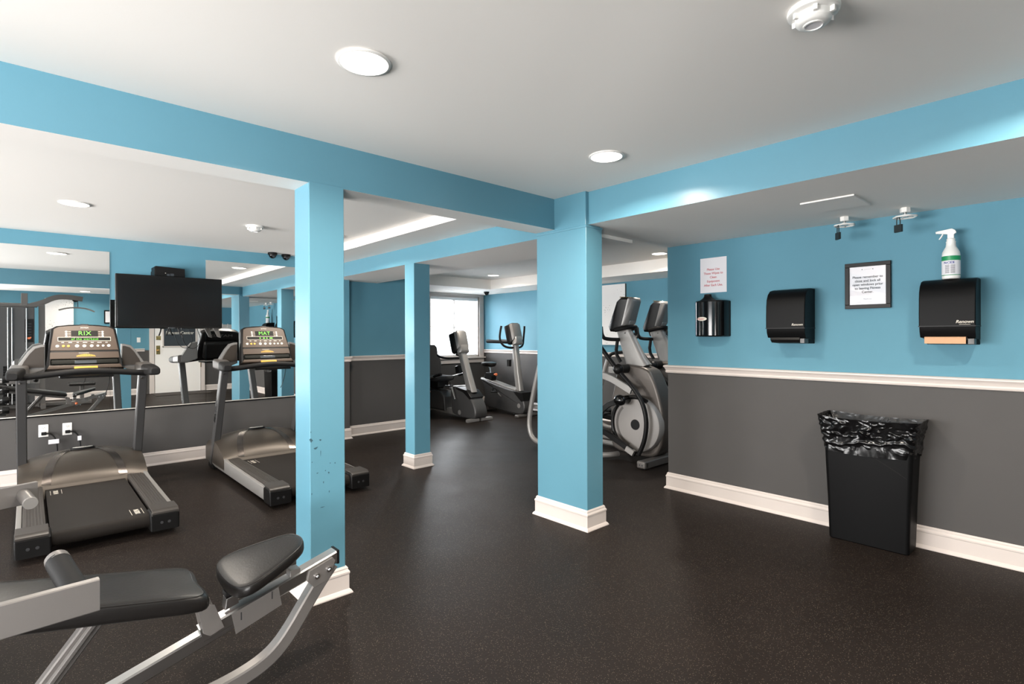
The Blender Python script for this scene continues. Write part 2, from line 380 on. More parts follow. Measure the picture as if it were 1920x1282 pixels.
window('added_window', 'y', -4.4, -.6, .12, 2.3, -2.06, 1, False)  # unseen rear window, added as an opening for the fill lamp

# trim profiles run along walls
BASE = [(0, 0), (.030, 0), (.030, .006), (.024, .016), (.015, .024), (.015, .103), (.018, .107), (.018, .116), (.010, .128), (.010, .136), (.004, .145), (0, .145)]
RAIL = [(0, 1.056), (.014, 1.060), (.018, 1.072), (.014, 1.082), (.020, 1.098), (.026, 1.108), (.032, 1.115), (.032, 1.122), (.022, 1.129), (0, 1.129)]
def run(prof, path, name, m='trim', closed=False):
    """sweep profile (out, z) along a plan path with mitred corners; 'out' lies to the right of travel"""
    n = len(path); loops = []
    for i, p in enumerate(path):
        p = Vector(p); a = Vector(path[i-1]) if (i or closed) else None; c = Vector(path[(i+1) % n]) if (i < n-1 or closed) else None
        d1 = (p-a).normalized() if a is not None else (c-p).normalized(); d2 = (c-p).normalized() if c is not None else d1
        n1, n2 = Vector((d1.y, -d1.x)), Vector((d2.y, -d2.x)); mm = (n1+n2); mm = mm/(mm.dot(n1)) if mm.length > 1e-6 else n1
        loops.append([(p.x+mm.x*o, p.y+mm.y*o, z) for o, z in prof])
    b = MB()
    if closed: loops.append(loops[0]); b.loft(loops, cap=False)
    else: b.loft(loops)
    return struct(b.build(name, m, ang=20))
run(BASE, [(XR, -1.98), (XR, 2.633), (XR+.15, 2.633), (XR+.15, 1.52)][::-1], 'baseboard_right')
run(RAIL, [(XR, -1.98), (XR, 2.633), (XR+.15, 2.633), (XR+.15, 1.52)][::-1], 'trim_1')
run(BASE, [(-4.97, YM), (3.03, YM), (3.03, 6.90), (3.27, 6.90), (3.27, 7.05), (4.44, 7.05)], 'baseboard_mirror_side')
run(RAIL, [(3.03, 6.90), (3.27, 6.90), (3.27, 7.05), (4.44, 7.05)], 'trim_2')
run(BASE, [(4.46, 8.6), (7.05, 8.6), (7.05, 1.52)], 'baseboard_far')
run(RAIL, [(7.05, 8.595), (7.05, 1.52)], 'trim_3')
run(RAIL, [(4.46, 8.6), (5.59, 8.6)], 'trim_4')
run(BASE, [(XR-.01, -2.0), (3.46, -2.0)], 'baseboard_back'); run(BASE, [(2.14, -2.0), (-.48, -2.0)], 'baseboard_back')
run(RAIL, [(XR-.01, -2.0), (3.46, -2.0)], 'trim_5'); run(RAIL, [(2.14, -2.0), (-.48, -2.0)], 'trim_6')
def column(name, x0, x1, y0, y1, z1, m):
    c = struct(MB().box((x0, y0, 0), (x1, y1, z1), .004, 1).build(name, m))
    b = run(BASE, [(x0, y0), (x0, y1), (x1, y1), (x1, y0)][::-1], 'column_base', closed=True); b.parent = c; del b['kind']
    return c
cf = column('column_front', 1.088, 1.282, 2.766, 2.966, ZB+.01, 'chip')
M['bare'] = mat('bare_patch', rgb(44, 76, 88), .7)
for cx_, cz_, w_, h_, sk in ((1.096, .857, .020, .024, .4), (1.145, .853, .014, .010, .2), (1.120, .812, .024, .010, -.5), (1.146, .782, .003, .034, 0), (1.094, .90, .005, .008, 0), (1.100, .742, .005, .006, 0), (1.198, .722, .006, .005, 0),
                             (1.225, .718, .006, .008, 0), (1.172, .686, .006, .006, 0), (1.190, .672, .009, .011, .3), (1.161, .625, .005, .012, 0), (1.098, .575, .005, .010, 0), (1.192, .570, .005, .012, 0), (1.155, .495, .026, .003, 0), (1.128, .68, .012, .004, -.4)):
    MB().prism([(cx_-w_*.5, cz_+h_*.25), (cx_-w_*.1, cz_+h_*.5), (cx_+w_*.5, cz_+h_*(.3-sk)), (cx_+w_*.2, cz_-h_*.2), (cx_-w_*.05, cz_-h_*.5), (cx_-w_*.3, cz_-h_*(.2-sk*.3))], 'y', 2.7652, 2.767).build('paint_chip', 'bare', cf)
column('column_rear', 3.026, 3.226, 4.855, 5.04, ZE+.01, 'blue')
column('column_corner', 2.962, 3.148, 2.452, 2.952, 2.19, 'blue')
struct(MB().box((2.97, 2.462, 2.188), (3.14, 2.945, 2.6), .003, 1).box((2.958, 2.448, 2.182), (3.15, 2.95, 2.20), .005).build('column_head', 'blue'))

# ---------------------------------------------------------------- ceiling fittings
def downlight(label, x, y, z, power=1.0):
    t = thing('recessed_light', label, 'ceiling light', (x, y, z), 0, 'recessed ceiling lights')
    MB().lathe([(.088, .0), (.100, -.001), (.101, -.005), (.097, -.008), (.090, -.009), (.088, -.007)], seg=48).build('trim_ring', 'white', t)
    MB().lathe([(.0, -.0075), (.0885, -.0065), (.0885, -.003), (0, -.003)], seg=48).build('lens', 'lens', t)
    l = bpy.data.lights.new('lamp', 'AREA'); l.shape = 'DISK'; l.size = .15; l.energy = LAMP_W*power*.8; l.color = (1, .90, .78); l.spread = 2.7
    o = bpy.data.objects.new('lamp', l); COL.objects.link(o); o.parent = t; o.location = (0, 0, -.014)
    return t
downlight('round recessed light in the near ceiling, above the front blue column', .945, 1.86, ZC)
downlight('round recessed light in the near ceiling, beside the blue soffit on the right', 2.483, 1.90, ZC)
downlight('round recessed light above the left treadmill', .271, 5.31, ZC)
downlight('round recessed light half hidden behind the front blue column', 2.34, 5.27, ZC)
downlight('small round light in the far tray ceiling, towards the window', 5.80, 6.81, ZT, .8)
downlight('small round light at the end of the wall with the towel dispensers', 5.85, 3.66, ZT, .8)
downlight('round recessed light behind the camera, nearer the dispenser wall', 2.52, .0, ZC, 1.3)
downlight('added round recessed light behind the camera, nearer the home gym', .95, -1.3, ZC, .6)  # unseen lamp added to carry on the row of ceiling lights
def smoke(label, x, y, kind):
    t = thing('smoke_detector', label, 'smoke detector', (x, y, ZC))
    MB().lathe([(.001, 0), (.074, 0), (.076, -.006), (.074, -.016), (.068, -.019), (.001, -.019)]).build('base_plate', 'white', t)
    h = MB().lathe([(.050, -.014), (.053, -.022), (.052, -.040), (.046, -.048), (.036, -.052), (.001, -.052)]).build('sensor_head', 'white', t)
    MB().lathe([(.026, -.050), (.030, -.052), (.030, -.055), (.026, -.056), (.025, -.053)]).build('rim', 'white', h)
    MB().lathe([(.001, -.051), (.025, -.051), (.025, -.053), (.001, -.053)]).build('test_button', 'paper', h)
    for k in range(6):
        a = 2*PI*k/6+.4; MB().box((.05, -.006, -.036), (.066, .006, -.016), .002, mtx=Matrix.Rotation(a, 4, 'Z')).build('vent_rib', 'white', t)
    return t
smoke('white smoke detector on the near ceiling, at the top edge of the photo', 1.86, .60, 0)
smoke('small white smoke detector on the ceiling above the television', 1.575, 5.30, 1)
def dome(label, x, y, z, ax):
    t = thing('security_camera', label, 'security camera', (x, y, z), ax, 'dark dome security cameras')
    MB().lathe([(.001, 0), (.052, 0), (.055, -.008), (.053, -.026), (.048, -.030), (.001, -.030)], seg=32).build('housing', 'black', t)
    d = MB().ball((0, 0, -.030), (.044, .044, .042)).build('dome', 'gloss', t)
    MB().cyl((0, -.030, -.045), (0, -.048, -.056), .016, .014).build('lens', 'dglass', d)
    return t
dome('dark dome camera on the ceiling edge, left of its pair by the front column', 2.235, 6.83, ZC, 0)
dome('dark dome camera half cut off by the front blue column', 2.415, 6.88, ZC, 0)
dome('dark dome camera at the top corner right of the far window', 6.55, 7.9, ZF, -.5)
t = thing('ceiling_access_panel', 'flat white access panel set in the soffit above the dispenser wall', 'ceiling panel', (3.665, 1.065, ZS))
MB().box((-.165, -.145, -.009), (.165, .145, 0), .002).build('panel', 'ceil', t)
def valve(label, plabel, x, y, rz):
    t = thing('shutoff_valve', label, 'valve', (x, y, ZS), rz, 'white valve wheels on the soffit')
    MB().lathe([(.001, 0), (.026, 0), (.028, -.006), (.028, -.026), (.025, -.030), (.001, -.030)], seg=6).build('packing_nut', 'white', t)
    MB().cyl((0, 0, -.03), (0, 0, -.052), .008).build('stem', 'steel', t)
    w = MB(); ring = [(.058*math.cos(2*PI*k/32)*(1+.06*math.cos(2*PI*k/32*6)), .058*math.sin(2*PI*k/32)*(1+.06*math.cos(2*PI*k/32*6)), -.058) for k in range(32)]
    w.tube(ring, .0055, 8, closed=True)
    for k in range(6):
        a = 2*PI*k/6; w.tube([(.01*math.cos(a), .01*math.sin(a), -.048), (.035*math.cos(a), .035*math.sin(a), -.052), (.058*math.cos(a), .058*math.sin(a), -.058)], .005, 8)
    w.cyl((0, 0, -.042), (0, 0, -.058), .013).build('hand_wheel', 'white', t)
    p = thing('padlock', plabel, 'padlock', (x-.05, y+.025, ZS-.06), rz+.5, 'padlocks on the valve wheels')
    MB().box((-.026, -.008, -.098), (.026, .008, -.050), .003).build('body', 'lock', p)
    MB().tube([(-.012, 0, -.052), (-.013, 0, -.026), (-.006, 0, -.002), (.004, 0, .004), (.012, 0, -.014), (.012, 0, -.052)], .0032, 8, 1).build('shackle', 'lock', p)
valve('white valve wheel under the soffit, left of the pair above the framed notice', 'small dark padlock hanging from the left valve wheel, above the framed notice', 4.135, 1.145, .2)
valve('white valve wheel under the soffit, right of the pair, nearer the spray bottle', 'small dark padlock hanging from the right valve wheel, nearer the spray bottle', 4.135, .805, .5)

# ---------------------------------------------------------------- dispenser wall
YD, ZU = (0, -1, 0), (0, 0, 1)     # reading direction and up on the right wall
t = thing('paper_sign', 'white paper sign with red lettering taped above the wipes dispenser', 'sign', (XR-.002, 2.192, 1.766))
MB().box((-.0015, -.118, 0), (0, .118, .300)).build('sheet', 'paper', t)
text('Please Use\nThese Wipes to\nClean\nEquipment\nAfter Each Use.', .0265, (-.002, 0, .132), YD, ZU, 'red', t, line=1.28, off=.0004)
t = thing('wipes_dispenser', 'glossy black wipes dispenser with an oval label, under the red-lettered sign', 'wipes dispenser', (XR, 2.185, 1.388))
pl = [(0, .140)]+[(-.03-.125*math.sin(PI*k/16)**.8, .140*math.cos(PI*k/16)) for k in range(17)]+[(0, -.140)]
MB().prism(pl, 'z', 0, .305, .012, 3).build('body', 'gloss', t)
MB().prism([(-.0, .143), (-.022, .143), (-.022, -.143), (-.0, -.143)], 'z', .004, .30, .004).build('back_plate', 'black', t)
MB().loft([[(-.075+r*math.cos(a)*.9, .02+r*math.sin(a)*1.3, z) for a in [2*PI*k/24 for k in range(24)]] for r, z in ((.062, .303), (.050, .312), (.032, .328), (.024, .345), (.024, .358), (.014, .362))]).build('nozzle', 'black', t)
lb = MB(); rows = []
for k in range(17):
    a = -1+2*k/16; hh = .016*math.sqrt(max(0, 1-a*a))+.0004; th = math.acos(max(-1, min(1, (.036+a*.048)/.140)))
    x = -.03-.125*math.sin(th)**.8-.0012; rows.append(((x, .036+a*.048, .150-hh), (x, .036+a*.048, .150+hh)))
lb.loft(rows, closed=False, cap=False); lab = lb.build('label', 'cream', t); 
text('Renown', .018, (-.1585, .036, .150), (.14, -1, 0), ZU, 'red', lab, off=.0002)
def towel(label, y, paper):
    t = thing('paper_towel_dispenser', label, 'towel dispenser', (XR, y, 1.335), 0, 'black paper towel dispensers on the wall')
    prof = [(-.004, .408), (-.10, .408), (-.150, .398), (-.188, .370), (-.208, .330), (-.216, .28), (-.220, .20), (-.220, .116), (-.004, .116)]
    MB().prism(prof, 'y', -.136, .136, .007, 3).build('cover', 'bin', t)
    MB().prism([(0, .41), (-.06, .41), (-.06, .04), (0, 0)], 'y', -.132, .132, .004).build('back_plate', 'black', t)
    MB().prism([(-.004, .112), (-.216, .112), (-.210, .080), (-.190, .045), (-.004, .03)], 'y', -.134, .134, .004).build('lower_shell', 'bin', t)
    MB().prism([(-.03, .046), (-.200, .046), (-.205, .03), (-.180, .008), (-.05, .0)], 'y', -.098, .112, .006).build('chute', 'black', t)
    MB().box((-.20, -.128, .004), (-.12, -.096, .04), .004).build('lever', 'upr', t)
    MB().prism([(-.006, .112), (-.222, .112), (-.222, .118), (-.006, .118)], 'y', -.1375, .1375).build('seam', 'black', t)
    if paper: MB().prism([(-.06, .05), (-.210, .050), (-.216, .046), (-.214, .008), (-.2125, .008), (-.214, .045), (-.20, .048), (-.06, .046)], 'y', -.09, .108).build('paper_towel', 'kraft', t)
    text('Renown', .026 if paper else .024, (-.2212, -.085, .140), YD, ZU, 'cream', t, off=.0002, sx=.95, shear=.25)
    if paper: MB().box((-.2216, -.112, .1235), (-.2208, -.060, .1252)).build('underline', 'cream', t)
    return t
towel('black paper towel dispenser with no paper showing, right of the wipes dispenser', 1.532, False)
towel('black paper towel dispenser with brown paper hanging out, spray bottle on top', .600, True)
t = thing('framed_notice', 'black framed notice about closing and locking windows, between the towel dispensers', 'framed notice', (XR-.001, 1.060, 1.583))
b = MB(); w, h, e = .137, .322, .028
for lo, hi in (((-.020, -w, 0), (0, w, e)), ((-.020, -w, h-e), (0, w, h)), ((-.020, -w, e), (0, -w+e, h-e)), ((-.020, w-e, e), (0, w, h-e))): b.box(lo, hi, .002, 1)
b.build('frame', 'black', t)
sh = MB().box((-.010, -w+e-.004, e-.004), (-.006, w-e+.004, h-e+.004)).build('notice_sheet', 'paper', t)
text('Please remember to\nclose and lock all\nopen windows prior\nto leaving Fitness\nCenter.', .0222, (-.0105, 0, .168), YD, ZU, 'ink', sh, line=1.18, off=.00045)
text('Thank you', .012, (-.0105, 0, .066), YD, ZU, 'ink', sh, off=.0001)
MB().box((-.0112, -.022, .1835), (-.0104, .085, .1845)).build('underline', 'ink', sh)
MB().box((-.0110, -.022, h-e-.0205), (-.0104, .022, h-e-.0195)).build('header_rule', 'upr', sh)
MB().box((-.0110, -.075, .0455), (-.0104, .075, .0465)).build('footer_rule', 'upr', sh)
for q in (.032, -.032): MB().ball((-.0105, q, h-e-.020), (.001, .004, .003), 10, 6).build('emblem', 'ink', sh)
MB().box((-.0125, -w+e-.002, e-.002), (-.0120, w-e+.002, h-e+.002)).build('glazing', thin_glass('notice_glass'), t)
# spray bottle
t = thing('spray_bottle', 'white trigger spray bottle with green label standing on the towel dispenser', 'spray bottle', (4.236, .592, 1.7435))
MB().lathe([(.001, 0), (.041, 0), (.045, .006), (.045, .150), (.043, .165), (.034, .185), (.026, .200), (.0235, .222), (.025, .226), (.025, .232), (.001, .232)]).build('bottle', 'white', t)
lb = MB().lathe([(.0454, .020), (.0459, .020), (.0459, .142), (.0454, .142)], seg=48).build('label', 'paper', t)
MB().lathe([(.046, .112), (.0463, .112), (.0463, .140), (.046, .140)], seg=48).build('label_band', 'green', lb)
MB().lathe([(.046, .020), (.0463, .020), (.0463, .024), (.046, .024)], seg=48).build('label_band', 'green', lb)
b = MB()
for k in range(9): 
    for q in range(2):
        a0 = PI+(.62 if q else .02)-.55; pts = [(.0464*math.cos(a0+.5*i/6), .0464*math.sin(a0+.5*i/6)) for i in range(7)]
        b.loft([[(x, y, .034+.006*k), (x, y, .0365+.006*k)] for x, y in pts], closed=False, cap=False)
b.build('fine_print', 'dglass', lb)
for i, ch in enumerate('N-CIDE'):
    a = PI-.50+.185*i; text(ch, .019, (.0468*math.cos(a), .0468*math.sin(a), .098), (-math.sin(a), math.cos(a), 0), ZU, 'navy', lb, off=.0003)
MB().lathe([(.001, .230), (.0215, .230), (.0215, .248), (.018, .252), (.001, .252)], seg=28).build('collar', 'white', t)
MB().prism([(-.028, .285), (-.022, .300), (-.006, .312), (.066, .303), (.068, .288), (.044, .284), (.016, .278), (.016, .250), (-.016, .250), (-.016, .274)], 'x', -.011, .011, .003).build('trigger_head', 'white', t)
MB().prism([(.034, .286), (.042, .284), (.050, .268), (.060, .252), (.054, .250), (.042, .266)], 'x', -.007, .007, .002).build('trigger', 'white', t)
MB().cyl((0, .064, .296), (0, .074, .295), .009, .008).build('spray_tip', 'white', t)
# waste bin with liner
def even(w, d, r, n):      # rounded rectangle sampled evenly along its outline
    p = [Vector(q) for q in rrect(w, d, r, 10)]; seg = [(p[(k+1) % len(p)]-p[k]).length for k in range(len(p))]; tot = sum(seg); out = []; k = 0; acc = 0
    for q in range(n):
        t_ = tot*q/n
        while acc+seg[k] < t_: acc += seg[k]; k += 1
        out.append(tuple(p[k].lerp(p[(k+1) % len(p)], (t_-acc)/seg[k] if seg[k] else 0)))
    return out
t = thing('waste_bin', 'tall slim black waste bin against the grey wall, black liner folded over its rim', 'waste bin', (4.205, 1.012, 0))
def rl(w, d, r, z): return [(x, y, z) for x, y in rrect(w, d, r, 5)]
MB().loft([rl(.205, .445, .02, 0), rl(.213, .455, .022, .006), rl(.223, .475, .025, .30), rl(.238, .505, .028, .66), rl(.244, .516, .03, .79), rl(.234, .506, .026, .79), rl(.18, .41, .02, .05)]).build('bin_body', 'bin', t)
pts = []
for k in range(25):
    u = k/24; pts.append((-.1203+.0035*u, .150-.37*u, .655-.17*u**1.5))
MB().tube(pts, .0016, 6).build('mould_line', 'black', t)
def crumple(a, v, k=0):
    return (.50*math.sin(5*a+2.2*v+1.7*math.sin(3*a+k))+.34*math.sin(11*a-6*v+2.1*math.sin(2*a+4*v))+.30*math.sin(17*a+9*v+1.5*math.sin(7*a-5*v))
            +.26*math.sin(29*a-4*v+3*math.sin(5*v+a)))
loops = []; NB = 34
for j in range(NB+1):
    v = j/NB; L = []
    fl = (1-v)**1.8                                  # the rim flares, the cuff hugs the bin lower down
    base = even(.252+.046*fl+.004*math.sin(v*PI), .518+.068*fl+.006*math.sin(v*PI), .038, 240)
    for i_, (x, y) in enumerate(base):
        a = i_/len(base)*2*PI; c = crumple(a, v*3)
        amp = .0035+.009*math.sin(min(1, v*1.25)*PI)**1.2
        ga = .007*math.exp(-((v-.80)/.05)**2)-.004*math.exp(-((v-.66)/.06)**2)
        d = Vector((x/.13, y/.27, 0)).normalized(); k = c*amp+ga
        z = .842-.205*v+.008*math.sin(2*a+.6)*(1-v)+(.022*math.sin(2*a+2.2)+.008*math.sin(7*a)+.004*math.sin(19*a))*v
        L.append((min(x+d.x*k, .136), y+d.y*k, z+.004*crumple(a+1, v*5)*(1-abs(2*v-1))))
    loops.append(L)
inner = []
for j in range(1, 9):
    v = j/8; L = []
    for i_, (x, y, z) in enumerate(loops[0]):
        a = i_/len(loops[0])*2*PI; q = 1-.13*min(1, v*2.2)-.03*v+.020*crumple(a, v*4, 2)*min(1, 2*v)
        L.append((x*q, y*q, z-.006*(j == 1)*0+.006*math.sin(v*PI)*(v < .3)-.24*v))
    inner.append(L)
b = MB(); b.loft(inner[::-1]+loops, cap=False); b.build('bin_liner', 'bag', t, ang=75)

# ---------------------------------------------------------------- mirrors, television, outlets
def mirror(label, x0, x1, z1):
    t = thing('wall_mirror', label, 'mirror', ((x0+x1)/2, YM, .64), 0, 'frameless wall mirrors'); w = (x1-x0)/2
    MB().box((-w, -.008, 0), (w, -.001, z1-.64)).build('mirror_glass', 'mirror', t, flat=True)
    MB().box((-w, -.013, -.012), (w, 0, -.0005)).box((-w, -.013, -.012), (w, -.0095, .008)).build('bottom_channel', 'badge', t)
mirror('tall frameless wall mirror left of the television', -1.15, .634, 2.300)
mirror('low frameless wall mirror panel directly under the television', .6355, 1.5255, 1.80)
mirror('tall frameless wall mirror right of the television, behind the front column', 1.527, 3.0, 2.300)
t = thing('television', 'black flat television on the wall between the mirrors', 'television', (1.145, 6.70, 1.505))
MB().box((-.488, -.02, 0), (.488, .03, .552), .006).build('cabinet', 'black', t)
MB().box((-.474, -.0215, .020), (.474, -.0195, .540), .0005, 1).build('screen', 'tvs', t)
MB().box((-.03, -.022, -.006), (.03, 0, .004), .002).build('badge', 'dglass', t)
MB().box((-.18, .03, .12), (.18, .06, .44), .004).box((-.09, .06, .2), (.09, .24, .34), .004).build('wall_mount', 'black', t)
MB().prism([(.455, -.015), (.492, -.004), (.492, .05), (.452, .05)], 'y', .035, .09, .004).prism([(.40, .02), (.44, .05), (.478, -.055), (.488, -.11), (.455, -.10)], 'y', .035, .06, .004).build('bracket_arm', 'dsilver', t)
cb = [[(-.02, .02, .01), (-.03, .03, -.04), (-.045, .03, -.085)], [(.06, .02, .01), (.075, .02, -.04), (.088, .02, -.085), (.094, .02, -.06)],
      [(.10, .03, .01), (.105, .05, -.09), (.14, .07, -.19), (.20, .07, -.235), (.26, .065, -.215), (.29, .05, -.12), (.255, .04, -.03), (.25, .03, .01)]]
for i, c in enumerate(cb): MB().tube(c, .0032 if i > 1 else .007, 8, 3).build('cable', 'black', t)
t = thing('cable_box', 'small dark cable box on a bracket just above the television', 'cable box', (1.14, 6.80, 2.062))
MB().prism([(-.143, 0), (.143, 0), (.140, .092), (-.128, .105), (-.143, .095)], 'y', -.06, .13, .008).build('box', 'black', t)
MB().box((-.145, .13, -.02), (.145, .153, .06), .003).build('bracket', 'black', t)
for x0_, x1_, z1_ in ((-.030, -.004, .026), (.002, .036, .032)): MB().box((x0_, -.0612, .004), (x1_, -.0602, z1_)).build('sticker', 'dglass', t)
MB().box((-.046, -.0612, .030), (-.038, -.0602, .036)).build('indicator', 'cream', t)
def outlet(label, x, z):
    t = thing('power_outlet', label, 'outlet', (x, YM, z), 0, 'white wall outlets behind the treadmill')
    MB().box((-.037, -.006, -.06), (.037, 0, .06), .003).build('cover_plate', 'white', t)
    for s in (1, -1):
        MB().prism([(x*.0165, s*.026+y*.0135) for x, y in [(math.cos(2*PI*k/20), math.sin(2*PI*k/20)) for k in range(20)]], 'y', -.0085, -.005, .001).build('socket', 'white', t)
        b = MB(); b.box((-.008, -.009, s*.026+.0), (-.0055, -.0083, s*.026+.008)); b.box((.0055, -.009, s*.026+.0), (.008, -.0083, s*.026+.008)); b.cyl((0, -.009, s*.026-.006), (0, -.0083, s*.026-.006), .0025, seg=10); b.build('slots', 'ink', t)
outlet('white outlet plate nearer the left edge, black plug in its lower socket', .110, .490)
outlet('white outlet plate nearer the right upright, black plug in its lower socket', .289, .488)
def cord(t, x, z, tagbox):
    c = MB().tube([(.018, -.02, 0), (.045, -.022, -.002), (.075, -.024, -.03), (.092, -.028, -.075), (.102, -.03, -.14), (.10, -.04, -.30), (.08, -.07, -.44), (.02, -.16, -.450), (-.01, -.2, -.452)], .0065, 10, 3).build('power_cord', 'rub', t)
    c.location = Vector((x, YM-.009, z-.026))-t.location
    MB().box((-.017, -.032, -.015), (.022, -.001, .015), .005).build('plug', 'rub', c)
    MB().box(*tagbox, .001).build('white_tag', 'paper', c)

# ---------------------------------------------------------------- treadmills (local: x across, y towards the mirror wall, z up)
def hood_z(x, y):
    t = max(0, min(1, (y-1.33)/.74)); q = min(1, abs(x)/.437)
    top = .385-.075*q**2.2
    if t < .62: f = math.sin((t/.62)*PI/2)**.75
    else: f = math.cos((t-.62)/.38*PI/2*.93)**.6
    return .165+(top-.165)*f
def treadmill(label, led, loc):
    t = thing('treadmill', label, 'treadmill', loc, 0, 'treadmills facing the mirror wall')
    for s in (-1, 1):
        a, b_ = (s*.405, s*.436) if s > 0 else (-.436, -.405)
        MB().prism([(.10, .045), (1.70, .045), (1.80, .06), (1.84, .13), (1.78, .195), (1.60, .20), (1.2, .168), (.10, .150)], 'x', a, b_, .006).build('side_panel', 'silver', t)
        r = MB(); x0, x1 = (.285, .402) if s > 0 else (-.402, -.285)
        r.box((x0, .11, .12), (x1, 1.40, .168), .006)
        for k in range(6):
            xx = x0+.012+k*.0165; r.box((xx, .125, .166), (xx+.010, 1.38, .1715), .0015, 1)
        r.build('foot_rail', 'tread', t)
        c0, c1 = (.262, .440) if s > 0 else (-.440, -.262)
        MB().prism([(-.035, .03), (.11, .03), (.13, .05), (.13, .150), (.10, .165), (.0, .165), (-.035, .14)], 'x', c0, c1, .012, 3).build('end_cap', 'black', t)
        MB().prism([(-.028, .146), (.0, .164), (.135, .168), (.150, .172), (.150, .178), (.0, .176), (-.028, .158)], 'x', c0+.012 if s > 0 else c0+.004, c1-.004 if s > 0 else c1-.012, .004).build('cap_cover', 'tread', t)
        b = MB()
        for q in (.33, .375): b.cyl((s*q, -.0365, .085), (s*q, -.030, .085), .010, seg=12)
        b.build('cap_bolt', 'ink', t)
        MB().cyl((s*.36, .10, .022), (s*.36, .14, .022), .022, seg=18).build('roller_foot', 'rub', t)
    bl = MB(); lp = []
    for k in range(9):
        a = PI/2+PI*k/8; lp.append((.045+.048*math.cos(a), .098+.048*math.sin(a)))
    for k in range(9):
        a = -PI/2+PI*k/8; lp.append((1.62+.048*math.cos(a), .098+.048*math.sin(a)))
    belt = bl.prism(lp, 'x', -.268, .268, .003).build('belt', 'belt', t, ang=40)
    for (x, y, r, u) in ((-.205, 1.18, (0, 1, 0), (-1, 0, 0)), (.205, .15, (0, -1, 0), (1, 0, 0))):
        text('MATRIX', .042, (x, y, .1466), r, u, 'cream', belt, off=.0008, sx=.82)
        MB().box((x-.036, y-.075, .1462), (x-.033, y+.075, .1468)).box((x+.033, y-.075, .1462), (x+.036, y+.075, .1468)).build('stripe', 'cream', belt)
    # motor hood
    h = MB(); nx, ny = 28, 26; grid = []
    for j in range(ny+1):
        y = 1.33+.74*j/ny; row = []
        for i in range(nx+1):
            x = -.437+.874*i/nx; e = .035*(1-(x/.437)**2)  # rear lip bows towards the mirror in the middle
            yy = y+e*(1-j/ny)*2.2
            z = hood_z(x, y); row.append((x, yy, z))
        grid.append(row)
    loops = [[(-.437, r[0][1], .07)]+r+[(.437, r[-1][1], .07)] for r in grid]
    hood = h.loft(loops, closed=True).build('motor_hood', 'bronze', t, ang=50)
    def on_hood(x, y, d=.003):
        e = .035*(1-(x/.437)**2); j = (y-1.33)/.74; return (x, y+e*(1-j)*2.2, hood_z(x, y)+d)
    cl = [(-.262, 1.335), (-.245, 1.45), (-.21, 1.58), (-.15, 1.70), (-.07, 1.755), (0, 1.765), (.07, 1.755), (.15, 1.70), (.21, 1.58), (.245, 1.45), (.262, 1.335)]
    cl = [Vector((*p, 0)) for p in cl]
    for _ in range(2): cl = chaikin(cl)
    band = MB(); rows = []
    for i, p in enumerate(cl):
        tg = (cl[min(i+1, len(cl)-1)]-cl[max(i-1, 0)]).normalized(); nn = Vector((-tg.y, tg.x, 0))*.030
        rows.append([on_hood((p+nn*q).x, max(1.331, (p+nn*q).y)) for q in (-1, -.5, 0, .5, 1)])
    band.loft(rows, closed=False, cap=False).build('hood_band', 'hoodband', hood, ang=60)
    e = MB(); zz = hood_z(0, 1.765); e.loft([[(r*math.cos(a), 1.765+.030*r/.085*math.sin(a)+.006, zz+d+.02*math.sin(a)*-.0) for a in [2*PI*k/32 for k in range(32)]] for r, d in ((.088, -.004), (.088, .010), (.080, .013), (.001, .013))]).build('badge_rim', 'black', hood)
    e = MB(); e.loft([[(r*math.cos(a), 1.765+.024*r/.072*math.sin(a)+.006, zz+d) for a in [2*PI*k/32 for k in range(32)]] for r, d in ((.074, .012), (.072, .0155), (.001, .017))]).build('badge', 'badge', hood)
    text('MATRIX', .020, (0, 1.771, zz+.0172), (1, 0, 0), (0, 1, 0), 'ink', hood, sx=1.1)
    for s in (-1, 1):
        u = MB().tube([(s*.410, 1.86, .06), (s*.412, 1.40, 1.085)], 0, sq=(.068, .088), up=(0, -1, .0)).build('upright', 'upr', t, ang=20)
        b = MB(); b.cyl((s*.412-.012, 1.375, 1.035), (s*.412-.012, 1.362, 1.030), .007, seg=10); b.cyl((s*.412-s*.0345, 1.43, 1.035), (s*.412-s*.039, 1.43, 1.035), .006, seg=10); b.build('bolt', 'chrome', u)
        text('MATRIX', .075, (s*.4475, 1.60, .64), (0, -.41 , .91) if s < 0 else (0, .41, -.91), (0, .91, .41) if s < 0 else (0, .91, .41), 'black', u, off=.001)
        MB().tube([(s*.412, 1.95, .03), (s*.412, 1.75, .03)], 0, sq=(.05, .05)).build('front_foot', 'rub', t)
        # side shroud running from console to grip
        sh = [(.262, 1.13), (.262, 1.345), (.285, 1.345), (.335, 1.33), (.375, 1.28), (.415, 1.21), (.448, 1.15), (.448, 1.09), (.36, 1.09)]
        MB().prism([(s*x, z) for x, z in sh], 'y', 1.50, 1.575, .010).build('side_shroud', 'shell', t)
        ins = [(.270, 1.15), (.270, 1.325), (.288, 1.325), (.325, 1.312), (.360, 1.268), (.395, 1.205), (.418, 1.15)]
        MB().prism([(s*x, z) for x, z in ins], 'y', 1.492, 1.506, .002).build('shroud_insert', 'insert', t)
        # arm and grip
        g = MB(); prof = [(1.56, .420, .062, .050), (1.42, .425, .060, .048), (1.34, .432, .056, .046), (1.29, .438, .052, .044)]
        lp = []
        for y, x, w, hh in prof:
            zc = 1.128-.10*(1.56-y)*.5; lp.append([(s*x+a*1.0, y, zc+b2) for a, b2 in rrect(w*2, hh*2, .022, 4)])
        g.loft(lp).build('arm', 'dsilver', t)
        g = MB(); lp = []
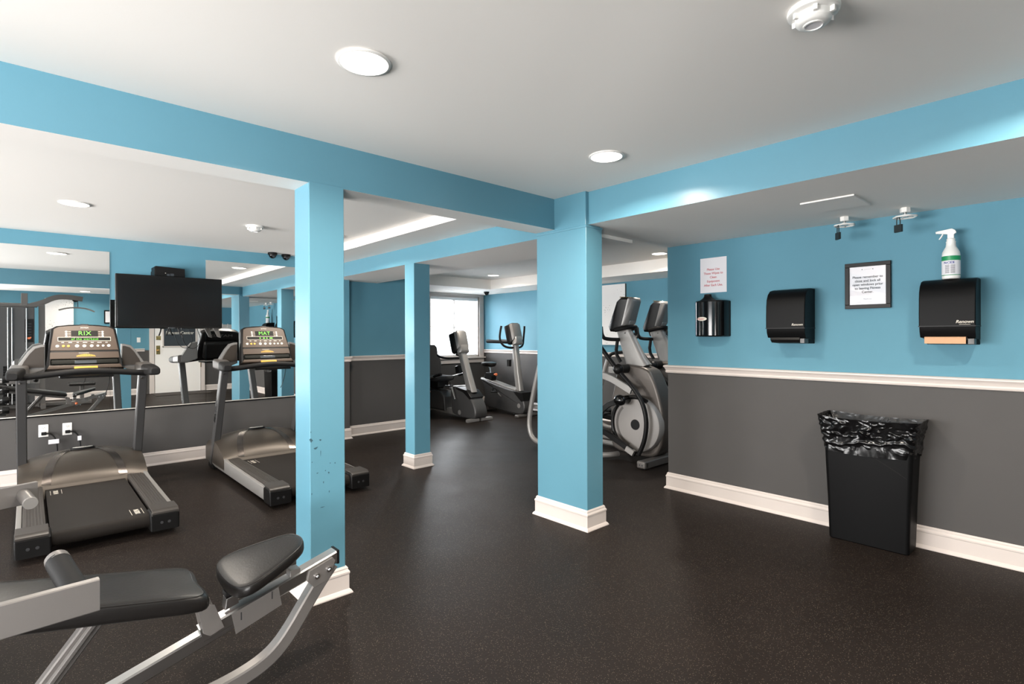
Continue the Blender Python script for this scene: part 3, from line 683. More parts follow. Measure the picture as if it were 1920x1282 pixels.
        for y, x, w, hh in ((1.295, .438, .054, .046), (1.24, .444, .052, .045), (1.14, .456, .044, .040), (1.10, .461, .040, .034), (1.085, .462, .030, .024)):
            zc = 1.128-.10*(1.56-y)*.5; lp.append([(s*x+a, y, zc+b2) for a, b2 in rrect(w*2, hh*2, min(.024, hh*.7), 4)])
        g.loft(lp).build('grip', 'rub', t)
    MB().tube([(-.415, 1.26, 1.084), (-.30, 1.23, 1.096), (-.12, 1.21, 1.118), (0, 1.21, 1.124), (.12, 1.21, 1.118), (.30, 1.23, 1.096), (.415, 1.26, 1.084)], .026, 14, 2).build('crossbar', 'rub', t)
    MB().box((-.18, 1.20, 1.065), (.18, 1.55, 1.085), .01).build('console_base', 'black', t)
    # console, tilted back: built upright then rotated about its lower edge
    tilt = Matrix.Translation((0, 1.36, 1.135)) @ Matrix.Rotation(-math.radians(24), 4, 'X')
    def cs(b): return b.xf(tilt)
    pro = [(-.268, 0), (.268, 0), (.262, .02), (.225, .385), (.19, .410), (.10, .424), (0, .428), (-.10, .424), (-.19, .410), (-.225, .385), (-.262, .02)]
    pro = [(x, z) for x, z in pro]
    con = cs(MB().prism(pro, 'y', 0, .11, .022, 4)).build('console', 'black', t)
    fl = [(-.232, .172), (.232, .172), (.205, .375), (.17, .396), (0, .412), (-.17, .396), (-.205, .375)]
    face = cs(MB().prism(fl, 'y', -.004, .004, .001)).build('control_panel', 'panel', con)
    cs(MB().box((-.092, -.006, .305), (.092, -.003, .358))).build('led_display', 'screen', con)
    cs(MB().box((-.178, -.006, .262), (.178, -.003, .292))).box((0, 0, 0), (0, 0, 0)).build('message_display', 'screen', con)
    b = MB()
    for lo, hi in (((-.182, -.0062, .258), (.182, -.0032, .261)), ((-.182, -.0062, .293), (.182, -.0032, .296)), ((-.182, -.0062, .258), (-.179, -.0032, .296)), ((.179, -.0062, .258), (.182, -.0032, .296))): b.box(lo, hi)
    cs(b).build('display_border', 'cream', con)
    R3 = tilt.to_3x3(); r_, u_ = R3 @ Vector((1, 0, 0)), R3 @ Vector((0, 0, 1))
    text(led[0], .055, tilt @ Vector((0, -.0066, .331)), r_, u_, 'led', con, space=1.1)
    if led[1]: text(led[1], .026, tilt @ Vector((0, -.0066, .277)), r_, u_, 'led', con, space=1.15)
    else:
        for k, w_ in enumerate((.012, .018, .012, .03)): cs(MB().box((-.055+.034*k, -.0068, .270), (-.055+.034*k+w_, -.0058, .283))).build('led_segment', 'led', con)
    text('MATRIX', .013, tilt @ Vector((0, -.0046, .386)), r_, u_, 'cream', con, space=1.25, off=.0004)
    for k, w_ in enumerate((.018, .024, .014, .030, .020, .030, .016)): cs(MB().box((-.150+.05*k-w_/2, -.0052, .242), (-.150+.05*k+w_/2, -.0042, .2475))).build('legend', 'cream', con)
    for sx in (-1, 1):
        for k in range(3): cs(MB().cyl((sx*.125, -.003, .347-.021*k), (sx*.125, -.007, .347-.021*k), .0085, seg=16)).build('button', 'cream', con)
        for k in range(3): cs(MB().box((sx*.103-.009, -.0052, .346-.021*k), (sx*.103+.009, -.0042, .3485-.021*k))).build('button_legend', 'cream', con)
    for x, r, m in ((-.185, .015, 'cream'), (-.145, .013, 'amber'), (-.112, .013, 'amber'), (-.055, .0175, 'cream'), (-.005, .0165, 'cream'), (.045, .0155, 'cream'), (.088, .012, 'cream'), (.125, .012, 'cream'), (.165, .015, 'cream')):
        bt = cs(MB().lathe([(.001, -.008), (r*.72, -.008), (r*.82, -.0065), (r*.82, -.003), (.001, -.003)], (x, 0, .212), 'y', 20)).build('button', m, con)
    cs(MB().prism([(-.236, .095), (.236, .095), (.232, .155), (-.232, .155)], 'y', -.004, .01, .002)).build('info_panel', 'panel', con)
    b = MB()
    for k in range(12): b.box((-.06+.0105*k, -.0052, .118), (-.053+.0105*k, -.0042, .124+.012*math.sin(PI*k/11)))
    b.box((-.062, -.0052, .112), (.07, -.0042, .1155)); cs(b).build('gauge', 'amber', con)
    cs(MB().box((-.045, -.0052, .145), (.025, -.0042, .1475))).build('legend', 'cream', con)
    cs(MB().box((-.232, -.006, .040), (.232, .004, .090), .012, 3)).build('tray_recess', 'screen', con)
    cs(MB().box((-.075, -.009, .046), (.075, -.004, .074), .003)).build('reader_slot', 'dglass', con)
    cs(MB().prism([(-.255, .0), (.255, .0), (.240, .034), (-.240, .034)], 'y', -.014, .02, .006)).build('lower_lip', 'panel', con)
    cs(MB().box((-.080, -.022, -.006), (.080, -.012, .016), .003)).build('amber_strip', 'amber', con)
    cs(MB().box((-.028, -.003, .412), (.028, .02, .424), .002)).build('fan_slot', 'ink', con)
    cs(MB().box((-.20, .10, .05), (.20, .19, .30), .04, 3)).build('console_back', 'black', con)
    text('MATRIX', .05, tilt @ Vector((0, .1105, .36)), -r_, u_, 'dsilver', con, sx=1.6)
    MB().tube([(.165, 1.36, 1.15), (.16, 1.30, 1.05), (.13, 1.32, .90), (.115, 1.34, .86)], .003, 6, 2).build('clip_cord', 'black', t)
    return t
tm = treadmill('treadmill at the left edge of the photo, its console facing the camera', ('RIX', 'of the workout'), (.370, 4.505, 0))
cord(tm, .110, .490, ((.035, -.040, -.105), (.115, -.036, -.062)))
cord(tm, .289, .488, ((.078, -.042, -.095), (.108, -.036, -.05)))
treadmill('treadmill partly hidden behind the front blue column', ('MAT', ''), (1.880, 4.525, 0))

# ---------------------------------------------------------------- foreground bench (local x along the bench, y=0 on its centre plane)
t = thing('weight_bench', 'adjustable weight bench with black vinyl pads and grey steel frame in the foreground', 'weight bench', (0, 2.27, 0))
rz = lambda x: .418+.2825*(x-.967)
MB().tube([(.475, 0, rz(.475)+.006), (1.005, 0, rz(1.005)+.006)], 0, sq=(.062, .052), up=(0, 0, 1)).build('seat_rail', 'steel', t, ang=20)
MB().tube([(-.42, 0, rz(-.42)-.012), (.66, 0, rz(.66)-.014)], 0, sq=(.055, .05)).build('main_rail', 'steel', t, ang=20)
for s in (-1, 1):
    y0, y1 = (-.036, -.031) if s < 0 else (.031, .036)
    pl = MB().prism([(.575, rz(.575)+.028), (.750, rz(.75)+.028), (.762, rz(.762)-.052), (.590, rz(.59)-.058)], 'y', y0, y1, .0015).build('sleeve_plate', 'bench', t)
    MB().box((.607, y0-.0008, .302), (.611, y1+.0008, .332)).box((.722, y0-.0008, .345), (.726, y1+.0008, .375)).build('slot', 'ink', pl)
    pl = MB().prism([(.875, rz(.875)+.020), (.975, rz(.975)+.022), (.988, rz(.985)+.004), (.962, rz(.962)-.060), (.895, rz(.895)-.062), (.866, rz(.866)-.020)], 'y', y0-.005*(s < 0), y1+.005*(s > 0), .002).build('bolt_plate', 'bench', t)
    for x in (.905, .957):
        yy = y0-.005 if s < 0 else y1+.005
        MB().cyl((x, yy, rz(x)-.018), (x, yy+s*.008, rz(x)-.018), .011, seg=18).ball((x, yy+s*.008, rz(x)-.018), (.007, .006, .007)).build('bolt', 'chrome', pl)
    MB().prism([(.455, .415), (.515, .395), (.548, .300), (.500, .283), (.478, .300)], 'y', s*.040-.003, s*.040+.003, .0015).build('pad_bracket', 'bench', t)
    MB().cyl((.470, s*.044, .400), (.470, s*.052, .400), .010, seg=14).build('pivot_bolt', 'chrome', t)
MB().box((.998, -.033, rz(1.0)-.024), (1.010, .033, rz(1.0)+.036), .003).build('end_cap', 'black', t)
MB().box((.800, -.026, .378), (.842, .026, .432), .004).build('seat_hinge', 'bench', t)
MB().prism([(.555, .352), (.605, .365), (.600, .405), (.560, .395)], 'y', -.025, .025, .004).build('pin_housing', 'steel', t)
MB().box((.556, -.022, .400), (.606, .022, .420), .005).build('pull_pin', 'rub', t)
MB().cyl((.655, 0, .262), (.655, 0, .285), .007, seg=12).ball((.655, 0, .258), .009).build('stop_pin', 'chrome', t)
MB().cyl((.60, .036, .30), (.60, .085, .30), .010, seg=14).ball((.60, .095, .30), (.02, .022, .02)).build('adjusting_knob', 'orange', t)
# front leg curves down and back like a runner
MB().tube([(.985, 0, .405), (.935, 0, .350), (.872, 0, .265), (.810, 0, .178), (.755, 0, .118), (.690, 0, .080), (.600, 0, .055), (.48, 0, .040), (.30, 0, .030), (.02, 0, .028)], 0, sq=(.055, .055), smooth=2, up=(0, 0, 1)).build('front_leg', 'bench', t, ang=20)
MB().tube([(.04, -.27, .03), (.04, .27, .03)], 0, sq=(.05, .05)).build('front_foot', 'bench', t, ang=20)
MB().tube([(-.42, -.30, .028), (-.42, .30, .028)], 0, sq=(.055, .05)).build('rear_foot', 'bench', t, ang=20)
for s in (-1, 1):
    MB().tube([(.170, s*.028, .470), (-.115, s*.028, .085)], 0, sq=(.012, .050), up=(0, 1, 0)).build('brace', 'dsilver', t, ang=20)
MB().tube([(.165, 0, .452), (-.12, 0, .075)], 0, sq=(.045, .052)).build('brace_tube', 'dsilver', t, ang=20)
MB().tube([(-.50, 0, .600), (.48, 0, .398)], 0, sq=(.05, .035)).build('pad_frame', 'dsilver', t, ang=20)
def cushion(outline, plane, thick, bulge, name, parent, nin=7):
    """upholstered pad: outline in plan, z from plane(x), rounded rim and slightly crowned top"""
    c = sum((Vector(p) for p in outline), Vector((0, 0)))/len(outline); b = MB(); L = []
    for sc, dz in ((.90, -1.0), (.965, -.97), (.99, -.88), (1.0, -.72), (1.0, -.40), (.992, -.18), (.972, -.05), (.965, -.03), (.958, -.015)):
        L.append([(c.x+(x-c.x)*sc, y*sc+c.y*(1-sc), plane(c.x+(x-c.x)*sc)+thick*dz) for x, y in outline])
    for k in range(1, nin+1):
        sc = .955*(1-k/nin)+.002; h = bulge*(1-(sc/.955)**2.2)
        L.append([(c.x+(x-c.x)*sc, y*sc+c.y*(1-sc), plane(c.x+(x-c.x)*sc)+h) for x, y in outline])
    o = b.loft(L).build(name, 'vinyl', parent, ang=70)
    s = MB().tube([(c.x+(x-c.x)*.968, y*.968+c.y*.032, plane(c.x+(x-c.x)*.968)-.002) for x, y in outline], .0022, 6, closed=True).build('piping', 'vinyl', o)
    return o
ol = [Vector(p) for p in [(.562, -.118), (.59, -.150), (.63, -.156), (.70, -.136), (.80, -.098), (.852, -.062), (.866, 0), (.852, .062), (.80, .098), (.70, .136), (.63, .156), (.59, .150), (.562, .118), (.552, 0)]]
ol = [Vector((p.x, p.y*1.16+.022)) for p in ol]
for _ in range(3): ol = chaikin(ol, True)
cushion(ol, lambda x: .505+.27*(x-.70), .044, .005, 'seat_pad', t)
ol = [Vector(p) for p in [(-.62, -.15), (.42, -.165), (.475, -.155), (.482, -.09), (.470, 0), (.482, .09), (.475, .155), (.42, .165), (-.62, .15), (-.66, .12), (-.67, 0), (-.66, -.12)]]
nl = []
for i, p in enumerate(ol):
    q = ol[(i+1) % len(ol)]; m_ = max(1, int((q-p).length/.06)); nl += [p+(q-p)*k/m_ for k in range(m_)]
for _ in range(2): nl = chaikin(nl, True)
cushion(nl, lambda x: .490-.208*(x-.46), .060, .006, 'back_pad', t, 6)

# leg machine that reaches into the left edge of the frame
t = thing('leg_curl_machine', 'grey steel arms with foam rollers reaching in at the left edge of the photo', 'leg machine', (-.75, 2.0, 0))
MB().tube([(-.42, -.2, .684), (.895, -.12, .684)], 0, sq=(.026, .088), up=(0, 0, 1)).build('lower_arm', 'bench', t, ang=20)
MB().tube([(.850, -.11, .690), (.815, .085, .730)], .031, 20).build('foam_roller', 'rub', t)
MB().tube([(.817, .078, .7285), (.812, .105, .734)], [.0315, .030], 20).build('roller_cap', 'bench', t)
MB().tube([(-.42, .55, .755), (.775, 1.0, .755)], 0, sq=(.02, .085), up=(0, 0, 1)).build('upper_arm', 'bench', t, ang=20)
MB().tube([(.735, .97, .755), (.755, .86, .742)], .024, 20).build('stub_tube', 'bench', t)
MB().tube([(.7548, .862, .742), (.756, .855, .7415)], [.025, .023], 20).build('roller_cap', 'silver', t)
MB().box((-.48, -.28, 0), (-.40, .62, .08), .006).box((-.47, -.25, .08), (-.41, -.17, .80), .006).box((-.47, .50, .08), (-.41, .58, .82), .006).box((-.9, .12, 0), (-.4, .20, .07), .006).build('frame', 'dsilver', t)

# ---------------------------------------------------------------- ellipticals (local y runs from the console end to the rear)
def console_head(t, x0, x1, pts, cap, name='console'):
    """pts: side outline (y,z); silver back shell with dark side bezel"""
    c = MB().prism(pts, 'x', x0, x1, .018, 3).build(name, 'black', t); return c
def elliptical(label, loc):
    t = thing('elliptical_trainer', label, 'elliptical trainer', loc, 0, 'elliptical trainers in the far room')
    # t at (5.08, 3.10): x relative to machine centre, y relative to 3.10
    b = MB().tube([(-.36, .06, .055), (.36, .06, .055)], 0, sq=(.10, .075)).build('front_stabilizer', 'dsilver', t, ang=20)
    for s in (-1, 1):
        e = MB().box((s*.36-.035, .01, .018), (s*.36+.035, .115, .096), .018, 3).build('stabilizer_cap', 'dsilver', t)
        MB().cyl((s*.396, .045, .055), (s*.390, .045, .055), .008, seg=10).cyl((s*.396, .078, .055), (s*.390, .078, .055), .008, seg=10).build('cap_bolt', 'ink', e)
    ar = [(.56, 1.06), (.44, 1.08), (.16, 1.05), (.09, .94), (.03, .80), (-.025, .60), (-.04, .40), (-.01, .22), (.06, .10), (.2, .07), (.62, .09), (.66, .22), (.66, .60), (.60, .84)]
    ar = [Vector(p) for p in ar]
    for _ in range(2): ar = chaikin(ar, True)
    MB().prism([tuple(p) for p in ar], 'x', -.12, .12, .03, 3).build('shroud', 'hull', t, ang=40)
    for s in (-1, 1):
        dd = MB().lathe([(.001, s*.20), (.27, s*.20), (.292, s*.192), (.30, s*.17), (.30, s*.10), (.001, s*.10)], (0, .262, .43), 'x', 64).build('side_disc', 'disc', t)
        MB().lathe([(.001, s*.204), (.056, s*.204), (.058, s*.199), (.001, s*.199)], (0, .262, .43), 'x', 32).build('hub_cap', 'black', dd)
        rg = MB(); 
        rg.tube([(s*.20, .262+.30*math.cos(a), .43+.30*math.sin(a)) for a in [math.radians(-80+200*k/40) for k in range(41)]], .022, 10).build('disc_rim', 'black', dd)
        rg = MB(); rows = []
        for k in range(25):
            a = math.radians(-72+120*k/24)+PI
            rows.append([(s*.2015, .262-r*math.cos(a), .43-r*math.sin(a)) for r in (.222, .252)])
        rg.loft(rows, closed=False, cap=False).build('disc_stripe', 'dsilver', dd)
        # swinging arm with pivot ball
        am = [(s*.27, .80, 1.42), (s*.27, .70, 1.30), (s*.27, .50, 1.08), (s*.27, .40, .985), (s*.275, .22, .83), (s*.275, .11, .68), (s*.275, .065, .50), (s*.275, .085, .32), (s*.275, .135, .19), (s*.275, .17, .13)]
        MB().tube(am, .024, 12, 2).build('swing_arm', 'black', t)
        MB().tube([(s*.27, .80, 1.40), (s*.29, .86, 1.52), (s*.27, .83, 1.66), (s*.25, .78, 1.74)], .022, 12, 2).build('grip', 'rub', t)
        MB().ball((s*.27, .43, 1.03), .06).cyl((s*.27, .43, 1.03), (s*.10, .43, 1.03), .05).build('pivot', 'black', t)
        MB().tube([(s*.25, .95, .98), (s*.25, .62, .955), (s*.24, .28, .80)], 0, sq=(.03, .075), smooth=1).build('link_bar', 'silver', t, ang=25)
        MB().ball((s*.34, .36, .70), (.05, .075, .06)).cyl((s*.34, .36, .70), (s*.18, .36, .70), .045).build('crank_cover', 'gloss', t)
        MB().tube([(s*.33, .36, .70), (s*.34, .56, .62), (s*.35, .66, .48)], 0, sq=(.03, .06), smooth=1).build('crank_arm', 'black', t, ang=25)
        MB().tube([(s*.30, 1.30, .40), (s*.30, .70, .36), (s*.30, .42, .25), (s*.29, .20, .135)], 0, sq=(.04, .06), smooth=2).build('pedal_link', 'black', t, ang=25)
        MB().tube([(s*.305, .30, .185), (s*.30, .21, .14)], 0, sq=(.05, .062)).build('link_end', 'silver', t, ang=25)
        MB().box((s*.30-.075, 1.02, .40), (s*.30+.075, 1.42, .43), .012).build('pedal', 'rub', t)
        MB().tube([(s*.33, 1.58, 1.05), (s*.33, 1.64, .88), (s*.33, 1.73, .58), (s*.33, 1.79, .30), (s*.33, 1.76, .14), (s*.33, 1.66, .062), (s*.33, 1.40, .05), (s*.33, .75, .05), (s*.24, .60, .05), (s*.10, .56, .05)], .030, 14, 2).build('rear_rail', 'silver', t)
        MB().tube([(s*.33, 1.585, 1.04), (s*.33, 1.56, 1.10), (s*.33, 1.48, 1.15), (s*.33, 1.2, 1.17)], .024, 12, 2).build('rail_grip', 'rub', t)
    # mast and console
    lp = []
    for (ya, yb, z, hx) in ((.20, .47, 1.02, .062), (.26, .49, 1.10, .054), (.46, .63, 1.46, .042), (.50, .655, 1.54, .04)):
        lp.append([(x, y, z-(y-(ya+yb)/2)*.45) for x, y in rrect(hx*2, yb-ya, .04, 5, 0, (ya+yb)/2)])
    m = MB().loft(lp).build('mast', 'silver', t, ang=40)
    MB().cyl((-.052, .50, 1.43), (-.044, .50, 1.43), .006, seg=10).cyl((-.03, .385, 1.42), (-.03, .378, 1.42), .014, seg=14).build('mast_bolt', 'ink', m)
    # console: wide bezel on the rider's side narrowing to a slim shell at the back
    lp = []
    for (yb, zb, yt, zt, hw) in ((.460, 1.525, .380, 1.795, .060), (.48, 1.500, .390, 1.815, .088), (.53, 1.475, .43, 1.832, .104), (.62, 1.445, .515, 1.838, .116), (.675, 1.450, .555, 1.81, .114), (.690, 1.475, .565, 1.795, .106)):
        lp.append([(hw*x, yb+(yt-yb)*q, zb+(zt-zb)*q) for x, q in ((.75, 0), (1, .07), (1, .93), (.75, 1), (-.75, 1), (-1, .93), (-1, .07), (-.75, 0))])
    c = MB().loft(lp).build('console', 'black', t, ang=40)
    lp = []
    for (yb, zb, yt, zt, hw) in ((.440, 1.56, .356, 1.79, .052), (.447, 1.53, .364, 1.805, .074), (.480, 1.505, .384, 1.828, .094), (.520, 1.50, .42, 1.836, .104)):
        lp.append([(hw*x, yb+(yt-yb)*q-.004, zb+(zt-zb)*q) for x, q in ((.8, 0), (1, .06), (1, .94), (.8, 1), (-.8, 1), (-1, .94), (-1, .06), (-.8, 0))])
    MB().loft(lp).build('back_shell', 'shell', c, ang=40)
    MB().loft([[(hw*x, yb+(yt-yb)*q, zb+(zt-zb)*q) for x, q in ((.8, 0), (1, .2), (1, .8), (.8, 1), (-.8, 1), (-1, .8), (-1, .2), (-.8, 0))] for yb, zb, yt, zt, hw in ((.452, 1.49, .425, 1.565, .050), (.50, 1.47, .452, 1.58, .090), (.56, 1.46, .53, 1.55, .100))]).build('neck_band', 'silver', c, ang=40)
    MB().prism([(.385, 1.824), (.55, 1.838), (.545, 1.846), (.385, 1.832)], 'x', -.08, .08, .003).build('top_vent', 'brass', c)
    MB().prism([(.684, 1.50), (.572, 1.775), (.576, 1.777), (.688, 1.502)], 'x', -.10, .10, .001).build('screen', 'screen', c)
    MB().tube([(-.125, .58, 1.465), (-.10, .45, 1.495), (0, .405, 1.50), (.10, .45, 1.495), (.125, .58, 1.465)], .026, 10, 2).build('neck_collar', 'black', t)
    MB().tube([(-.33, .62, 1.50), (-.34, .60, 1.40), (-.28, .59, 1.355), (.28, .59, 1.355), (.34, .60, 1.40), (.33, .62, 1.50)], .021, 12, 2).build('fixed_handlebar', 'rub', t)
    MB().tube([(-.05, .60, 1.36), (-.06, .62, 1.2), (-.05, .56, 1.1)], .02, 10, 1).build('handlebar_strut', 'rub', t)
    return t
elliptical('elliptical trainer with a large grey disc, right of the thick blue corner column', (5.08, 3.10, 0))
elliptical('elliptical trainer furthest right, half hidden by the end of the dispenser wall', (5.98, 3.24, 0))

# ---------------------------------------------------------------- exercise bikes
def head(t, y, z, tilt, w=.34, h=.33, d=.15):
    """bike display head: dark bezel to +y (rider), grey shell to -y"""
    T = Matrix.Translation((0, y, z)) @ Matrix.Rotation(tilt, 4, 'X')
    def ob(y, hw, z0, z1): return [(hw*x, y, z0+(z1-z0)*q) for x, q in ((.72, 0), (.92, .03), (1, .10), (1, .90), (.92, .97), (.72, 1), (-.72, 1), (-.92, .97), (-1, .90), (-1, .10), (-.92, .03), (-.72, 0))]
    c = MB().loft([ob(-d*.30, w*.30, -h*.38, h*.47), ob(-d*.1, w*.42, -h*.46, h*.5), ob(d*.35, w*.5, -h*.5, h*.5), ob(d*.6, w*.5, -h*.5, h*.5), ob(d*.65, w*.46, -h*.47, h*.47)]).xf(T).build('console', 'black', t, ang=40)
    MB().loft([ob(-d*.55, w*.30, -h*.30, h*.44), ob(-d*.50, w*.36, -h*.34, h*.485), ob(-d*.2, w*.43, -h*.42, h*.51)]).xf(T).build('back_shell', 'shell', c, ang=40)
    MB().box((-w*.30, -d*.40, h*.5), (w*.30, d*.2, h*.5+.010), .004).xf(T).build('top_vent', 'bronze', c)
    MB().box((-w/2+.03, d*.64, -h/2+.05), (w/2-.03, d*.66, h/2-.04), .001).xf(T).build('screen', 'screen', c)
    MB().loft([ob(-d*.60, w*.26, -h*.50, -h*.20), ob(-d*.45, w*.34, -h*.58, -h*.22), ob(-d*.05, w*.38, -h*.60, -h*.3)]).xf(T).build('neck', 'silver', c, ang=40)
    return c
def pedal(t, x, y, z, s, cy, cz):
    MB().tube([(x, cy, cz), (x+s*.02, y, z)], 0, sq=(.015, .03), up=(1, 0, 0)).build('crank_arm', 'steel', t, ang=25)
    p = MB().box((x+s*.03, y-.05, z-.012), (x+s*.12, y+.05, z+.012), .006).build('pedal', 'rub', t)
    MB().tube([(x+s*.075, y-.05, z), (x+s*.075, y-.045, z+.06), (x+s*.075, y, z+.085), (x+s*.075, y+.045, z+.06), (x+s*.075, y+.05, z)], .008, 8, 2).build('strap', 'rub', p)
t = thing('upright_bike', 'upright exercise bike with a narrow saddle in the far corner, right of the window', 'exercise bike', (6.40, 7.0, 0), 0, 'exercise bikes by the window')
bo = [Vector(p) for p in [(.80, .60), (.74, .615), (.46, .545), (.10, .475), (-.20, .44), (-.33, .40), (-.40, .28), (-.43, .15), (-.36, .05), (-.2, .035), (.60, .09), (.70, .12), (.66, .30), (.66, .48)]]
for _ in range(2): bo = chaikin(bo, True)
MB().prism([tuple(p) for p in bo], 'x', -.11, .11, .025, 3).build('body_shell', 'upr', t, ang=40)
MB().tube([(0, .80, .605), (0, .46, .552), (0, .10, .482), (0, -.16, .450)], 0, sq=(.16, .035), smooth=1).build('top_strip', 'silver', t, ang=25)
MB().prism([(-.08, .44), (-.36, .42), (-.40, .28), (-.34, .26), (-.14, .42)], 'x', -.115, .115, .012).build('mast_boot', 'black', t)
MB().loft([[(x, y, z) for x, y in rrect(.10, w, .03, 4, 0, yc)] for yc, z, w in ((-.19, .44, .13), (-.14, .75, .12), (-.07, 1.28, .11))]).build('mast', 'silver', t, ang=40)
head(t, -.06, 1.44, -.28, .27, .35)
for s in (-1, 1):
    MB().tube([(0, -.08, 1.20), (s*.12, -.06, 1.19), (s*.24, -.02, 1.23), (s*.29, .02, 1.34), (s*.29, -.0, 1.48), (s*.28, -.02, 1.58)], .019, 12, 2).build('handlebar', 'rub', t)
    MB().tube([(s*.10, -.02, 1.29), (s*.14, .20, 1.30), (s*.15, .52, 1.31)], [.025, .03, .034], 12, 0).build('elbow_rest', 'rub', t)
    MB().box((s*.02-.22*(s < 0), -.40, 0), (s*.02+.22*(s > 0), -.30, .05), .02, 3).build('front_foot', 'dsilver', t)
    MB().box((s*.02-.24*(s < 0), .70, 0), (s*.02+.24*(s > 0), .80, .05), .02, 3).build('rear_foot', 'dsilver', t)
pedal(t, -.14, .25, .40, -1, .15, .32); pedal(t, .14, .05, .24, 1, .15, .32)
MB().box((-.11, .55, .03), (.11, .85, .11), .02).build('tail_frame', 'dsilver', t)
MB().prism([(.74, .585), (.52, .56), (.50, .66), (.54, .72), (.68, .72)], 'x', -.06, .06, .012).build('seat_boot', 'black', t)
MB().cyl((0, .61, .70), (0, .64, .86), .022).build('seat_post', 'chrome', t)
MB().loft([[(w*math.cos(a), .66+o+l*math.sin(a), z) for a in [2*PI*k/28 for k in range(28)]] for z, w, l, o in ((.825, .03, .08, 0), (.84, .10, .15, 0), (.875, .125, .17, 0), (.905, .12, .165, 0), (.920, .06, .10, 0))]).build('saddle', 'vinyl', t, ang=50)
MB().cyl((0, .50, .69), (0, .46, .69), .018).ball((0, .45, .69), .028).build('knob', 'orange', t)
MB().loft([[(-.03+r*math.cos(a), .06+r*math.sin(a), z) for a in [2*PI*k/20 for k in range(20)]] for z, r in ((.86, .04), (.98, .046))]).build('bottle_holder', 'black', t)
MB().lathe([(.001, -.114), (.04, -.114), (.04, -.108), (.001, -.108)], (0, -.28, .19), 'x', 24).build('badge', 'silver', t)
# recumbent
t = thing('recumbent_bike', 'recumbent exercise bike with a high padded seat, in front of the window', 'exercise bike', (5.50, 7.3, 0), 0, 'exercise bikes by the window')
bo = [Vector(p) for p in [(.16, .50), (.10, .55), (-.05, .545), (-.25, .50), (-.42, .37), (-.53, .20), (-.53, .07), (-.45, .03), (.08, .06), (.14, .12), (.16, .34)]]
for _ in range(2): bo = chaikin(bo, True)
MB().prism([tuple(p) for p in bo], 'x', -.13, .13, .03, 3).build('front_shell', 'upr', t, ang=40)
MB().prism([(.0, .545), (-.30, .50), (-.42, .39), (-.38, .35), (-.2, .46), (.0, .50)], 'x', -.135, .135, .01).build('mast_boot', 'black', t)
MB().prism([(.15, .49), (.10, .553), (-.02, .556), (-.02, .52), (.08, .50)], 'x', -.12, .12, .01).build('top_plate', 'silver', t)
MB().loft([[(x, y, z) for x, y in rrect(.12, w, .035, 4, 0, yc)] for yc, z, w in ((-.28, .47, .17), (-.16, .75, .15), (.0, 1.14, .13))]).build('mast', 'silver', t, ang=40)
head(t, .05, 1.30, -.30, .28, .36, .17)
MB().tube([(-.20, .44, 1.075), (-.23, .36, 1.05), (-.20, .18, 1.02), (-.08, .02, 1.03), (.08, .02, 1.03), (.20, .18, 1.02), (.23, .36, 1.05), (.20, .44, 1.075)], .019, 12, 2).build('handlebar', 'rub', t)
MB().prism([(.02, .78), (.12, .76), (.14, .88), (.06, .90)], 'x', -.05, .05, .01).build('bottle_holder', 'black', t)
MB().tube([(0, .05, .09), (0, 1.10, .13)], 0, sq=(.16, .10)).build('floor_beam', 'silver', t, ang=25)
MB().prism([(.34, .10), (1.28, .10), (1.28, .30), (1.15, .46), (.48, .44), (.36, .34)], 'x', -.13, .13, .03, 3).build('rear_shell', 'upr', t)
MB().tube([(-.0, .30, .50), (0, 1.1, .50)], 0, sq=(.10, .05)).build('seat_track', 'chrome', t, ang=25)
MB().box((-.12, .55, .47), (.12, .95, .62), .03, 3).build('seat_carriage', 'black', t)
MB().loft([[(x, y, z) for x, y in rrect(w, d, .08, 6, 0, .74)] for z, w, d in ((.60, .36, .42), (.62, .44, .50), (.67, .45, .52), (.69, .42, .48), (.70, .2, .3))]).build('seat_cushion', 'fabric', t, ang=60)
T = Matrix.Translation((0, .93, .70)) @ Matrix.Rotation(-.14, 4, 'X')
MB().loft([[(x, y+ .03*math.cos(z*5), z) for x, y in rrect(w, .11, .05, 6)] for z, w in ((0, .34), (.03, .44), (.20, .46), (.33, .40), (.36, .30), (.42, .30), (.50, .27), (.54, .18))]).xf(T).build('backrest', 'fabric', t, ang=60)
MB().tube([(0, .98, .55), (0, 1.05, .80), (0, 1.06, .95)], 0, sq=(.06, .03)).build('backrest_post', 'black', t)
for s in (-1, 1):
    MB().tube([(s*.24, .90, .62), (s*.26, .66, .66), (s*.27, .45, .70), (s*.27, .32, .735)], .02, 10, 2).build('side_handle', 'silver', t)
    MB().tube([(s*.27, .45, .70), (s*.27, .24, .75)], .023, 10).build('side_grip', 'rub', t)
    MB().prism([(s*.02, -.50), (s*.26, -.50), (s*.26, -.44), (s*.05, -.36), (s*.02, -.36)], 'z', 0, .05, .01).build('front_foot', 'silver', t)
    MB().box((s*.02-.24*(s < 0), 1.15, 0), (s*.02+.24*(s > 0), 1.25, .10), .02, 3).build('rear_foot', 'silver', t)
pedal(t, -.16, .06, .56, -1, -.02, .34); pedal(t, .16, -.10, .14, 1, -.02, .34)
MB().lathe([(.001, -.135), (.04, -.135), (.04, -.128), (.001, -.128)], (0, -.10, .12), 'x', 24).build('badge', 'silver', t)
MB().tube([(-.12, 1.0, .42), (-.17, .72, .41)], .009, 8).build('release_lever', 'orange', t)

